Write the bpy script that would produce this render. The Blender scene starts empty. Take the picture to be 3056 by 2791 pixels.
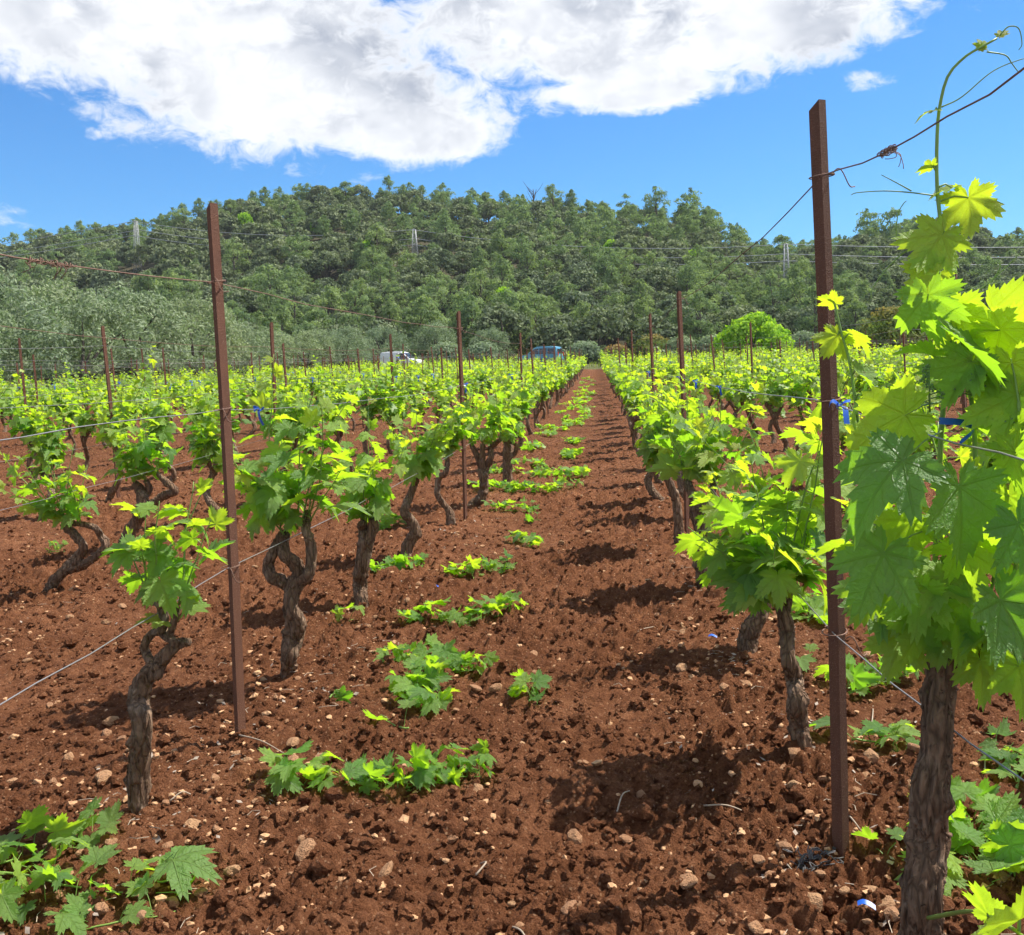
import bpy, bmesh, math, random
import numpy as np
from mathutils import Vector, Matrix, Euler

R_ = math.radians
sc = bpy.context.scene
C = sc.collection

# ------------------------------------------------------------------ camera
EYE = 1.30
YAW, PITCH, ROLL = R_(5.25), R_(2.0), R_(-1.8)
F_S = 2829.0                       # focal length in photograph pixels (3056 wide)
PPX, PPY = 1528.0, 1186.0          # optical axis in the photograph
cam_d = bpy.data.cameras.new('camera'); cam = bpy.data.objects.new('camera', cam_d); C.objects.link(cam)
cam_d.sensor_width = 36.0; cam_d.lens = F_S / 3056.0 * 36.0
cam_d.shift_y = -(1395.5 - PPY) / 3056.0
cam_d.clip_start = 0.05; cam_d.clip_end = 8000
CR = Matrix.Rotation(YAW, 4, 'Z') @ Matrix.Rotation(math.pi/2 - PITCH, 4, 'X') @ Matrix.Rotation(ROLL, 4, 'Z')
cam.matrix_world = Matrix.Translation((0, 0, EYE)) @ CR
sc.camera = cam
CR3 = CR.to_3x3()

# ------------------------------------------------------------------ light
SUN_EL, SUN_AZ = R_(57), R_(26)     # azimuth counted from +X towards +Y
sun_dir = Vector((math.cos(SUN_EL)*math.cos(SUN_AZ), math.cos(SUN_EL)*math.sin(SUN_AZ), math.sin(SUN_EL)))
sl = bpy.data.lights.new('sun', 'SUN'); sl.energy = 5.0; sl.angle = R_(0.53); sl.color = (1.0, 0.955, 0.88)
so = bpy.data.objects.new('sun', sl); C.objects.link(so)
so.rotation_euler = sun_dir.to_track_quat('Z', 'Y').to_euler()
sc.view_settings.view_transform = 'Standard'; sc.view_settings.look = 'None'
sc.view_settings.exposure = 0.76; sc.view_settings.gamma = 1.0; sc.view_settings.use_curve_mapping = False
SKY_STRENGTH = 0.094

def ray(px, py):
    """direction in the world of a photograph pixel (3056 x 2791)"""
    return (CR3 @ Vector(((px - PPX)/F_S, -(py - PPY)/F_S, -1.0))).normalized()
def at(px, py, Y):
    """the point at depth Y along the rows that lies behind a photograph pixel"""
    d = ray(px, py); t = Y/d.y
    return Vector((d.x*t, Y, EYE + d.z*t))
def pix(p):
    q = CR3.transposed() @ (Vector(p) - Vector((0, 0, EYE)))
    if q.z > -1e-4: return (-9e9, -9e9)
    return (PPX + q.x/-q.z*F_S, PPY - q.y/-q.z*F_S)
def in_frame(p, m=40):
    x, y = pix(p); return -m < x < 3056+m and -m < y < 2791+m

class NT:
    def __init__(s, tree): s.t = tree; s.t.nodes.clear()
    def n(s, typ, props=None, **ins):
        nd = s.t.nodes.new(typ)
        for k, v in (props or {}).items(): setattr(nd, k, v)
        for k, v in ins.items():
            key = int(k[1:]) if k[0] == 'i' and k[1:].isdigit() else k.replace('_', ' ')
            sock = nd.inputs[key]
            if isinstance(v, bpy.types.NodeSocket): s.t.links.new(v, sock)
            elif isinstance(v, bpy.types.Node): s.t.links.new(v.outputs[0], sock)
            else: sock.default_value = v
        return nd
    def m(s, op, a, b=0.0, c=0.0, clamp=False):
        nd = s.n('ShaderNodeMath', {'operation': op, 'use_clamp': clamp}, i0=a)
        for i, v in ((1, b), (2, c)):
            if isinstance(v, bpy.types.NodeSocket): s.t.links.new(v, nd.inputs[i])
            else: nd.inputs[i].default_value = v
        return nd.outputs[0]
    def ss(s, v, lo, hi, a=0.0, b=1.0):
        nd = s.n('ShaderNodeMapRange', {'interpolation_type': 'SMOOTHSTEP'}, i0=v, i1=lo, i2=hi, i3=a, i4=b)
        return nd.outputs[0]
    def mix(s, f, a, b, mode='MIX'):
        nd = s.t.nodes.new('ShaderNodeMix'); nd.data_type = 'RGBA'; nd.blend_type = mode
        for i, v in ((0, f), (6, a), (7, b)):
            if isinstance(v, bpy.types.NodeSocket): s.t.links.new(v, nd.inputs[i])
            else: nd.inputs[i].default_value = (*v, 1) if isinstance(v, tuple) and len(v) == 3 else v
        return nd.outputs[2]
    def noise(s, vec, scale, detail=4.0, rough=0.55, dist=0.0):
        nd = s.n('ShaderNodeTexNoise', None, Scale=scale, Detail=detail, Roughness=rough, Distortion=dist)
        if vec is not None: s.t.links.new(vec, nd.inputs['Vector'])
        return nd.outputs[0]
    def vor(s, vec, scale, feature='F1'):
        nd = s.n('ShaderNodeTexVoronoi', {'feature': feature}, Scale=scale)
        if vec is not None: s.t.links.new(vec, nd.inputs['Vector'])
        return nd
    def ramp(s, f, stops):
        nd = s.n('ShaderNodeValToRGB', None, Fac=f); e = nd.color_ramp.elements
        while len(e) < len(stops): e.new(0.5)
        for el, (p, c) in zip(e, stops): el.position = p; el.color = (*c, 1)
        return nd.outputs[0]
    def link(s, a, b): s.t.links.new(a, b)

# ------------------------------------------------------------------ sky with a bank of clouds
world = bpy.data.worlds.new('World'); sc.world = world; world.use_nodes = True
def build_world():
    w = NT(world.node_tree)
    sky = w.n('ShaderNodeTexSky', {'sky_type': 'NISHITA', 'sun_disc': False, 'sun_elevation': SUN_EL,
              'sun_rotation': math.pi/2 - SUN_AZ, 'altitude': 200.0, 'air_density': 1.15, 'dust_density': 0.25, 'ozone_density': 4.0})
    tc = w.n('ShaderNodeTexCoord').outputs['Generated']
    sep = w.n('ShaderNodeSeparateXYZ', None, i0=tc)
    az = w.m('ARCTAN2', sep.outputs[0], sep.outputs[1])
    el = w.m('ARCSINE', sep.outputs[2])
    # warp the coordinates a little so that the outlines curl
    comb = w.n('ShaderNodeCombineXYZ', None, i0=az, i1=w.m('MULTIPLY', el, 1.5), i2=0.0).outputs[0]
    n1 = w.noise(comb, 7.0, 6.0, 0.56, 0.25)
    n2 = w.noise(comb, 30.0, 5.0, 0.66, 0.5)
    dens = None
    E = [(430, 60, 760, 215), (900, 300, 600, 155), (1230, 395, 300, 95), (700, 190, 640, 150), (1750, 60, 640, 170),
         (1950, 170, 420, 100), (2330, 20, 560, 130), (1900, 270, 330, 62), (1650, 330, 90, 40), (100, 150, 160, 60),
         (930, 505, 169, 46), (1060, 525, 130, 48), (1180, 480, 120, 40), (2560, 250, 110, 46), (60, 655, 168, 52), (640, 410, 120, 40), (2870, 5, 60, 20), (275, 400, 40, 34), (365, 440, 36, 20)]
    for i, (px, py, rx, ry) in enumerate(E):
        d = ray(px, py); a0 = math.atan2(d.x, d.y); e0 = math.asin(d.z)
        u = w.m('MULTIPLY', w.m('SUBTRACT', az, a0), F_S/rx)
        v = w.m('MULTIPLY', w.m('SUBTRACT', el, e0), F_S/ry)
        q = w.m('SUBTRACT', 1.0, w.m('SQRT', w.m('ADD', w.m('MULTIPLY', u, u), w.m('MULTIPLY', v, v))))
        small = rx < 170
        if small: q = w.m('MINIMUM', w.m('SUBTRACT', w.m('MULTIPLY', q, 0.70), 0.42), 0.0)
        q = w.m('MAXIMUM', q, -1.0)
        dens = q if dens is None else w.m('MAXIMUM', dens, q)
    # cumulus over the unseen rest of the sky, made denser to add fill light
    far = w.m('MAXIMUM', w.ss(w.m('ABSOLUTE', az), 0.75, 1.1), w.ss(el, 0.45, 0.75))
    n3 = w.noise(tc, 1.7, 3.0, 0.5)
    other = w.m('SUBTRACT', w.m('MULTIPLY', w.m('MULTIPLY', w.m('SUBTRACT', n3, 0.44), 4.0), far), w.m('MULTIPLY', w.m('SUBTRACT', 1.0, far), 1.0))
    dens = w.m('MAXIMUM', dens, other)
    lump = w.m('ADD', w.m('MULTIPLY', w.m('SUBTRACT', n1, 0.5), 2.3), w.m('MULTIPLY', w.m('SUBTRACT', n2, 0.5), 1.7))
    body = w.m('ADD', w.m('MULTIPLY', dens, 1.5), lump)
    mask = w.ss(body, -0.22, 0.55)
    thick = w.ss(w.m('ADD', w.m('MULTIPLY', w.m('MINIMUM', dens, 0.45), 1.2), w.m('MULTIPLY', lump, 0.9)), 0.12, 0.75)
    n4 = w.noise(comb, 5.5, 4.0, 0.55, 0.3)
    grey = w.m('MULTIPLY', thick, w.ss(n4, 0.33, 0.72))
    col = w.mix(grey, (0.96, 0.975, 1.0), (0.36, 0.40, 0.49))
    bg1 = w.n('ShaderNodeBackground', None, Color=w.mix(1.0, sky.outputs[0], (0.36, 0.72, 1.05), 'MULTIPLY'), Strength=SKY_STRENGTH)
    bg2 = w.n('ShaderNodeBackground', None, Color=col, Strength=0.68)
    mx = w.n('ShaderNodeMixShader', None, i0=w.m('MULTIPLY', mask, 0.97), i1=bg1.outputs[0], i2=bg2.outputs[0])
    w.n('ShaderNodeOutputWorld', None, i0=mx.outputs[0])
build_world(); world.cycles.sampling_method = 'MANUAL'; world.cycles.sample_map_resolution = 256
cy = sc.cycles
cy.max_bounces = 5; cy.diffuse_bounces = 3; cy.glossy_bounces = 2; cy.transmission_bounces = 4; cy.transparent_max_bounces = 4; cy.use_adaptive_sampling = True; cy.adaptive_threshold = 0.03
cy.use_denoising = True; cy.sample_clamp_indirect = 6.0; cy.caustics_reflective = False; cy.caustics_refractive = False

# ------------------------------------------------------------------ numpy noise
def _h(ix, iy, iz=0, s=0):
    with np.errstate(over='ignore'):
        n = (np.asarray(ix).astype(np.int64)*374761393 + np.asarray(iy).astype(np.int64)*668265263 + np.asarray(iz).astype(np.int64)*2147483647 + s*974634777)
        n = (n ^ (n >> 13))*1274126177
        n = n ^ (n >> 16)
    return (n & 0xFFFFF)/float(0x100000)
def vnoise(x, y, z=None, s=0):
    z = np.zeros_like(x) if z is None else z
    xi, yi, zi = np.floor(x), np.floor(y), np.floor(z)
    fx, fy, fz = x-xi, y-yi, z-zi
    fx, fy, fz = [f*f*(3-2*f) for f in (fx, fy, fz)]
    o = 0
    for dx in (0, 1):
        for dy in (0, 1):
            for dz in (0, 1):
                w = (fx if dx else 1-fx)*(fy if dy else 1-fy)*(fz if dz else 1-fz)
                o = o + w*_h(xi+dx, yi+dy, zi+dz, s)
    return o
def fbm(x, y, z=None, o=4, s=0):
    r, a, t = 0, 1.0, 0
    z = np.zeros_like(x) if z is None else z
    for i in range(o):
        r = r + a*vnoise(x, y, z, s+i); t += a; a *= .5
        x, y, z = x*2.03+17.1, y*2.03+9.2, z*2.03+3.3
    return r/t
def worley(x, y, s=0):
    xi, yi = np.floor(x), np.floor(y); best = np.full(x.shape, 9.0); val = np.zeros(x.shape)
    for dx in (-1, 0, 1):
        for dy in (-1, 0, 1):
            cx, cy_ = xi+dx, yi+dy
            d = (cx+_h(cx, cy_, 1, s)-x)**2 + (cy_+_h(cx, cy_, 2, s)-y)**2
            m = d < best; best = np.where(m, d, best); val = np.where(m, _h(cx, cy_, 3, s), val)
    return np.sqrt(best), val

# ------------------------------------------------------------------ mesh helpers
def new_mesh(name, V, faces, mats, smooth=True, uv=None, attrs=None, mat_idx=None):
    """V (n,3); faces: list of int arrays (k,3) or (k,4); uv per vertex (n,2); attrs {name: per-vertex floats}"""
    me = bpy.data.meshes.new(name)
    V = np.asarray(V, dtype=np.float32)
    faces = [np.asarray(f, dtype=np.int32) for f in faces if len(f)]
    loops = np.concatenate([f.ravel() for f in faces])
    sizes = np.concatenate([np.full(len(f), f.shape[1], dtype=np.int32) for f in faces])
    starts = np.concatenate([[0], np.cumsum(sizes)[:-1]]).astype(np.int32)
    me.vertices.add(len(V)); me.vertices.foreach_set('co', V.ravel())
    me.loops.add(len(loops)); me.loops.foreach_set('vertex_index', loops)
    me.polygons.add(len(sizes)); me.polygons.foreach_set('loop_start', starts)
    if uv is not None:
        l = me.uv_layers.new(name='UVMap')
        l.data.foreach_set('uv', np.asarray(uv, dtype=np.float32)[loops].ravel())
    for k, v in (attrs or {}).items():
        a = me.attributes.new(k, 'FLOAT', 'POINT'); a.data.foreach_set('value', np.asarray(v, dtype=np.float32))
    for m in (mats if isinstance(mats, (list, tuple)) else [mats]): me.materials.append(m)
    if mat_idx is not None: me.polygons.foreach_set('material_index', np.asarray(mat_idx, dtype=np.int32))
    me.polygons.foreach_set('use_smooth', np.full(len(sizes), bool(smooth)))
    me.update(calc_edges=True); me.validate()
    return me
def link(name, data, parent=None, loc=None, mat=None):
    o = bpy.data.objects.new(name, data); C.objects.link(o)
    if parent is not None: o.parent = parent
    if mat is not None: o.matrix_local = mat
    elif loc is not None: o.location = loc
    return o
def tag(o, label=None, cat=None, group=None, kind=None):
    if label: o['label'] = label
    if cat: o['category'] = cat
    if group: o['group'] = group
    if kind: o['kind'] = kind
    return o
def empty(name, loc, label=None, cat=None, group=None, rz=0):
    o = bpy.data.objects.new(name, None); C.objects.link(o); o.location = loc; o.rotation_euler = (0, 0, rz)
    o.empty_display_size = 0.1
    return tag(o, label, cat, group)

class Geo:
    """collects vertices and faces, joined into one mesh"""
    def __init__(s): s.v = []; s.q = []; s.t = []; s.n = 0; s.mq = []; s.mt = []; s.uv = []; s.at = []
    def add(s, V, quads=None, tris=None, mi=0, uv=None, at=None):
        V = np.asarray(V, dtype=float).reshape(-1, 3)
        if quads is not None and len(quads): s.q.append(np.asarray(quads)+s.n); s.mq.append(np.full(len(quads), mi))
        if tris is not None and len(tris): s.t.append(np.asarray(tris)+s.n); s.mt.append(np.full(len(tris), mi))
        s.v.append(V); s.n += len(V)
        s.uv.append(np.zeros((len(V), 2)) if uv is None else uv)
        s.at.append(np.ones(len(V)) if at is None else np.broadcast_to(at, len(V)))
    def box(s, a, b, mi=0, M=None):
        x0, y0, z0 = a; x1, y1, z1 = b
        V = np.array([(x0,y0,z0),(x1,y0,z0),(x1,y1,z0),(x0,y1,z0),(x0,y0,z1),(x1,y0,z1),(x1,y1,z1),(x0,y1,z1)])
        if M is not None: V = np.array([M @ Vector(v) for v in V])
        s.add(V, quads=[(0,3,2,1),(4,5,6,7),(0,1,5,4),(1,2,6,5),(2,3,7,6),(3,0,4,7)], mi=mi)
    def tube(s, P, r, n=6, mi=0, cap=True):
        V, Q, T = tube(P, r, n, cap); s.add(V, Q, T, mi)
    def mesh(s, name, mats, smooth=True, uv=False, attr=None):
        fs, mi = [], []
        if s.q: fs.append(np.concatenate(s.q)); mi.append(np.concatenate(s.mq))
        if s.t: fs.append(np.concatenate(s.t)); mi.append(np.concatenate(s.mt))
        return new_mesh(name, np.concatenate(s.v), fs, mats, smooth, np.concatenate(s.uv) if uv else None,
                        {attr: np.concatenate(s.at)} if attr else None, np.concatenate(mi))
def frames(P):
    P = np.asarray(P, dtype=float); T = np.gradient(P, axis=0); T /= np.linalg.norm(T, axis=1)[:, None]+1e-12
    u = np.cross(T[0], (0.31, 0.95, 0.05)); u /= np.linalg.norm(u); U = [u]
    for i in range(1, len(P)):
        u = U[-1] - T[i]*np.dot(U[-1], T[i]); u /= np.linalg.norm(u)+1e-12; U.append(u)
    U = np.array(U); return T, U, np.cross(T, U)
def tube(P, r, n=6, cap=True, rfun=None):
    P = np.asarray(P, dtype=float); k = len(P); r = np.broadcast_to(np.asarray(r, dtype=float), k)
    T, U, W = frames(P); th = np.arange(n)*2*np.pi/n
    ring = np.cos(th)[None, :, None]*U[:, None, :] + np.sin(th)[None, :, None]*W[:, None, :]
    rr = r[:, None]*np.ones((1, n))
    if rfun is not None: rr = rr*rfun(th[None, :]+0*rr, np.cumsum(np.r_[0, np.linalg.norm(np.diff(P, axis=0), axis=1)])[:, None]+0*rr)
    V = (P[:, None, :] + ring*rr[:, :, None]).reshape(-1, 3)
    i = np.arange(k-1)[:, None]*n; j = np.arange(n)[None, :]; j2 = (j+1) % n
    Q = np.stack([i+j, i+j2, i+n+j2, i+n+j], -1).reshape(-1, 4)
    Tt = []
    if cap:
        V = np.concatenate([V, P[:1], P[-1:]]); a, b = k*n, k*n+1
        for q in range(n):
            Tt.append((a, (q+1) % n, q)); Tt.append((b, (k-1)*n+q, (k-1)*n+(q+1) % n))
    return V, Q, np.array(Tt).reshape(-1, 3)
def spline(P, n):
    """Catmull-Rom through rows of P (any width), n points"""
    P = np.asarray(P, dtype=float)
    if len(P) == 2: t = np.linspace(0, 1, n)[:, None]; return P[0]*(1-t)+P[1]*t
    Q = np.concatenate([2*P[:1]-P[1:2], P, 2*P[-1:]-P[-2:-1]])
    t = np.linspace(0, len(P)-1-1e-6, n); i = t.astype(int); f = (t-i)[:, None]
    a, b, c, d = Q[i], Q[i+1], Q[i+2], Q[i+3]
    return .5*(2*b + (c-a)*f + (2*a-5*b+4*c-d)*f*f + (3*b-a-3*c+d)*f**3)
ICO = None
def ico(sub=0):
    bm = bmesh.new(); bmesh.ops.create_icosphere(bm, subdivisions=sub+1, radius=1.0)
    V = np.array([v.co[:] for v in bm.verts]); F = np.array([[v.index for v in f.verts] for f in bm.faces]); bm.free(); return V, F
ORD = 'zeroth first second third fourth fifth sixth seventh eighth ninth tenth eleventh twelfth thirteenth fourteenth fifteenth sixteenth seventeenth eighteenth nineteenth twentieth'.split()
TENS = {2: 'twenty', 3: 'thirty', 4: 'forty', 5: 'fifty', 6: 'sixty', 7: 'seventy', 8: 'eighty', 9: 'ninety'}
def ordinal(n):
    if n <= 20: return ORD[n]
    t, u = divmod(n, 10)
    if u == 0: return TENS[t][:-1]+'ieth'
    return TENS[t]+'-'+ORD[u]

# ------------------------------------------------------------------ materials
def material(name):
    m = bpy.data.materials.new(name); m.use_nodes = True; t = NT(m.node_tree)
    return m, t
def finish(t, shader, disp=None):
    o = t.n('ShaderNodeOutputMaterial'); t.link(shader.outputs[0] if isinstance(shader, bpy.types.Node) else shader, o.inputs[0])
def pbsdf(t, col, rough=0.7, bump=None, bstr=0.5, bdist=0.01, metal=0.0, spec=0.4):
    b = t.n('ShaderNodeBsdfPrincipled', None, Roughness=rough, Metallic=metal)
    b.inputs['Specular IOR Level'].default_value = spec
    if isinstance(col, tuple): b.inputs['Base Color'].default_value = (*col[:3], 1)
    else: t.link(col, b.inputs['Base Color'])
    if bump is not None:
        bn = t.n('ShaderNodeBump', None, Strength=bstr, Distance=bdist, Height=bump); t.link(bn.outputs[0], b.inputs['Normal'])
    return b
def plain(name, col, rough=0.6, metal=0.0, vary=0.15, scale=20.0, spec=0.4, bump=0.0):
    m, t = material(name); oc = t.n('ShaderNodeTexCoord').outputs['Object']
    n = t.noise(oc, scale, 4)
    c = t.mix(n, tuple(c*(1-vary) for c in col), tuple(min(1, c*(1+vary)) for c in col))
    finish(t, pbsdf(t, c, rough, n if bump else None, bump, 0.01, metal, spec)); return m

def leaf_material(name, age_attr, old_c, mid_c, young_c, tr_old, tr_young, trans=0.5, veins=True, rough=0.42):
    m, t = material(name)
    oi = t.n('ShaderNodeObjectInfo')
    a = t.n('ShaderNodeAttribute', {'attribute_name': 'age'}).outputs['Fac']
    age = t.m('MULTIPLY', a, t.n('ShaderNodeSeparateColor', None, i0=oi.outputs['Color']).outputs[0])
    uv = t.n('ShaderNodeUVMap').outputs[0]
    sp = t.n('ShaderNodeSeparateXYZ', None, i0=uv); x, y = sp.outputs[0], sp.outputs[1]
    pos = t.n('ShaderNodeNewGeometry').outputs['Position']
    blot = t.noise(pos, 14.0, 2.0)
    col = t.ramp(age, [(0.0, old_c), (0.5, mid_c), (1.0, young_c)])
    trc = t.ramp(age, [(0.0, tr_old), (1.0, tr_young)])
    col = t.mix(t.ss(blot, 0.3, 0.7, 0, 0.35), col, t.mix(1.0, col, (1.25, 1.12, 0.8), 'MULTIPLY'))
    dust = t.ss(t.noise(pos, 55.0, 3.0, 0.7), 0.60, 0.72, 0, 0.35)
    col = t.mix(dust, col, (0.34, 0.40, 0.22))
    col = t.mix(t.ss(t.noise(pos, 38.0, 2.0, 0.6), 0.70, 0.74, 0, 0.8), col, (0.20, 0.13, 0.05))
    bump = None
    if veins:
        th = t.m('ABSOLUTE', t.m('ARCTAN2', x, y)); r = t.m('SQRT', t.m('ADD', t.m('MULTIPLY', x, x), t.m('MULTIPLY', y, y)))
        de = t.m('PINGPONG', th, R_(25.5)); v = t.m('MULTIPLY', r, t.m('SINE', de)); u = t.m('MULTIPLY', r, t.m('COSINE', de))
        wd = t.m('MULTIPLY', t.m('SUBTRACT', 1.15, u), 0.016)
        main = t.m('SUBTRACT', 1.0, t.ss(v, 0.004, t.m('ADD', wd, 0.008)))
        fr = t.m('FRACT', t.m('ADD', t.m('MULTIPLY', t.m('SUBTRACT', u, t.m('MULTIPLY', v, 0.75)), 5.2), t.m('MULTIPLY', t.noise(uv, 3.0, 1.0), 0.9)))
        sec = t.m('MULTIPLY', t.m('SUBTRACT', 1.0, t.ss(t.m('ABSOLUTE', t.m('SUBTRACT', fr, 0.5)), 0.02, 0.09)), 0.30)
        vein = t.m('MAXIMUM', main, sec)
        col = t.mix(t.m('MULTIPLY', vein, 0.45), col, t.mix(1.0, col, (2.0, 1.7, 1.5), 'MULTIPLY'))
        trc = t.mix(t.m('MULTIPLY', vein, 0.5), trc, t.mix(1.0, trc, (0.75, 0.72, 0.7), 'MULTIPLY'))
        n = t.noise(uv, 16.0, 3.0)
        bump = t.m('SUBTRACT', t.m('MULTIPLY', n, 0.6), t.m('MULTIPLY', vein, 0.7))
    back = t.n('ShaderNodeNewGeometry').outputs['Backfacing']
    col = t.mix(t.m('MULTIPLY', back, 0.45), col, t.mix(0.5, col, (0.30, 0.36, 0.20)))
    b = pbsdf(t, col, rough, bump, 0.8, 0.016, 0.0, 0.5)
    tl = t.n('ShaderNodeBsdfTranslucent', None, Color=trc)
    finish(t, t.n('ShaderNodeMixShader', None, i0=trans, i1=b.outputs[0], i2=tl.outputs[0])); return m
VINE_C = dict(old_c=(0.070, 0.200, 0.038), mid_c=(0.23, 0.43, 0.06), young_c=(0.40, 0.54, 0.085), tr_old=(0.27, 0.60, 0.02), tr_young=(0.74, 0.88, 0.025))
M_leaf = leaf_material('vine leaf', 'age', trans=0.58, **VINE_C)
M_leaf_far = leaf_material('vine foliage', 'age', trans=0.58, veins=False, rough=0.5, **VINE_C)
def foliage_mat(name, c1, c2, tr, trans=0.25, rough=0.65):
    m, t = material(name)
    a = t.n('ShaderNodeAttribute', {'attribute_name': 'age'}).outputs['Fac']
    oi = t.n('ShaderNodeObjectInfo'); rnd = oi.outputs['Random']
    col = t.mix(a, c1, c2)
    col = t.mix(t.m('MULTIPLY', rnd, 0.6), col, t.mix(1.0, col, (1.28, 1.16, 0.95), 'MULTIPLY'))
    b = pbsdf(t, col, 0.85, spec=0.08)
    tl = t.n('ShaderNodeBsdfTranslucent', None, Color=t.mix(1.0, col, tr, 'MULTIPLY'))
    finish(t, t.n('ShaderNodeMixShader', None, i0=trans, i1=b.outputs[0], i2=tl.outputs[0])); return m
M_pine = foliage_mat('pine needles', (0.095, 0.150, 0.082), (0.255, 0.335, 0.155), (1.5, 1.6, 0.8), 0.35)
M_oak = foliage_mat('holm oak leaves', (0.058, 0.086, 0.054), (0.225, 0.268, 0.158), (1.2, 1.4, 0.7), 0.22)
M_olive = foliage_mat('olive leaves', (0.15, 0.20, 0.125), (0.31, 0.37, 0.235), (1.1, 1.3, 0.8), 0.30)
M_fig = foliage_mat('bright broad leaves', (0.15, 0.31, 0.035), (0.36, 0.54, 0.07), (1.7, 1.7, 0.5), 0.40)
M_red = foliage_mat('reddish young leaves', (0.10, 0.20, 0.05), (0.33, 0.24, 0.11), (1.5, 1.3, 0.6), 0.35)
M_weed = foliage_mat('weeds', (0.10, 0.18, 0.04), (0.30, 0.33, 0.10), (1.3, 1.4, 0.6), 0.35)

def soil_material():
    m, t = material('red soil'); pos = t.n('ShaderNodeNewGeometry').outputs['Position']
    sp = t.n('ShaderNodeSeparateXYZ', None, i0=pos); y = sp.outputs[1]; x = sp.outputs[0]
    big = t.noise(pos, 1.3, 2); mid = t.noise(pos, 16.0, 3); fine = t.noise(pos, 130.0, 2)
    c = t.ramp(t.m('ADD', t.m('MULTIPLY', mid, 0.6), t.m('MULTIPLY', fine, 0.4)), [(0.25, (0.074, 0.027, 0.012)), (0.5, (0.182, 0.070, 0.031)), (0.78, (0.335, 0.146, 0.068))])
    c = t.mix(t.ss(big, 0.40, 0.66, 0, 0.8), c, t.mix(1.0, c, (1.30, 1.36, 1.42), 'MULTIPLY'))
    # grit: tiny ochre pebbles
    vo = t.vor(pos, 95.0); cell = t.n('ShaderNodeSeparateColor', None, i0=vo.outputs['Color'])
    grit = t.m('MULTIPLY', t.m('GREATER_THAN', cell.outputs[0], 0.86), t.m('SUBTRACT', 1.0, t.ss(vo.outputs['Distance'], 0.28, 0.46)))
    c = t.mix(t.m('MULTIPLY', grit, 0.75), c, t.mix(cell.outputs[1], (0.36, 0.165, 0.085), (0.46, 0.27, 0.15)))
    # beyond the vineyard: dry grass, then forest floor
    field = t.ss(t.m('ADD', y, t.m('MULTIPLY', t.noise(pos, 0.35, 2), 2.0)), 82.0, 83.5)
    side = t.ss(t.m('ADD', x, t.m('MULTIPLY', t.noise(pos, 0.35, 2), 1.5)), -22.2, -21.2)
    out = t.m('MAXIMUM', field, t.m('SUBTRACT', 1.0, side))
    gr = t.mix(t.noise(pos, 2.2, 5), (0.09, 0.115, 0.035), (0.20, 0.19, 0.085))
    gr = t.mix(t.ss(y, 104.0, 116.0), gr, t.mix(t.noise(pos, 0.8, 4), (0.055, 0.055, 0.03), (0.12, 0.10, 0.06)))
    c = t.mix(out, c, gr)
    h = t.m('ADD', t.noise(pos, 60.0, 5, 0.78), t.m('MULTIPLY', t.noise(pos, 13.0, 3, 0.7), t.ss(y, 5.0, 16.0, 0.0, 5.0)))
    finish(t, pbsdf(t, c, 0.95, h, 1.0, 0.035, 0, 0.08)); return m
M_soil = soil_material()
def stone_material():
    m, t = material('ochre limestone'); oc = t.n('ShaderNodeTexCoord').outputs['Object']; rnd = t.n('ShaderNodeObjectInfo').outputs['Random']
    n = t.noise(oc, 2.2, 6, 0.65); n2 = t.noise(oc, 9.0, 4)
    a = t.n('ShaderNodeAttribute', {'attribute_name': 'age'}).outputs['Fac']
    c = t.mix(n, (0.35, 0.165, 0.075), (0.62, 0.38, 0.20)); c = t.mix(t.m('MULTIPLY', t.m('MULTIPLY', rnd, a), 0.55), c, (0.30, 0.13, 0.065))
    c = t.mix(t.ss(n2, 0.55, 0.75, 0, 0.6), c, (0.22, 0.085, 0.045))
    finish(t, pbsdf(t, c, 0.85, t.m('ADD', n, t.m('MULTIPLY', n2, .4)), 0.6, 0.15, 0, 0.25)); return m
M_stone = stone_material()
def bark_material(name, c1, c2, c3, sc_=70.0):
    m, t = material(name); oc = t.n('ShaderNodeTexCoord').outputs['Object']
    mp = t.n('ShaderNodeMapping', None, Vector=oc, Scale=(1, 1, 0.22)).outputs[0]
    fib = t.noise(mp, sc_, 5, 0.65, 0.6); pat = t.noise(oc, 9.0, 4); cr = t.vor(mp, sc_*0.6, 'DISTANCE_TO_EDGE').outputs['Distance']
    c = t.mix(fib, c1, c2); c = t.mix(t.ss(pat, 0.5, 0.72, 0, 0.8), c, c3)
    c = t.mix(t.ss(cr, 0.0, 0.12, 0.55, 0.0), c, tuple(v*.35 for v in c1))
    h = t.m('ADD', fib, t.m('MULTIPLY', t.ss(cr, 0.0, 0.25), 0.7))
    finish(t, pbsdf(t, c, 0.9, h, 1.0, 0.012, 0, 0.15)); return m
M_bark = bark_material('vine bark', (0.085, 0.048, 0.030), (0.32, 0.200, 0.125), (0.36, 0.265, 0.185))
M_treebark = bark_material('tree bark', (0.06, 0.05, 0.04), (0.16, 0.13, 0.10), (0.20, 0.17, 0.14), 12.0)
M_shoot = plain('green shoot', (0.17, 0.27, 0.05), 0.45, vary=0.3, scale=30)
M_cane = plain('brown cane', (0.16, 0.085, 0.045), 0.7, vary=0.35, scale=60)
M_flower = plain('flower buds', (0.13, 0.22, 0.06), 0.6, vary=0.4, scale=200)
M_twig = plain('dry twig', (0.36, 0.28, 0.20), 0.85, vary=0.4, scale=60)
M_dry = plain('dry leaf litter', (0.30, 0.235, 0.18), 0.9, vary=0.6, scale=60)
M_wire = plain('galvanised wire', (0.34, 0.32, 0.30), 0.42, metal=0.7, vary=0.3, scale=15)
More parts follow.
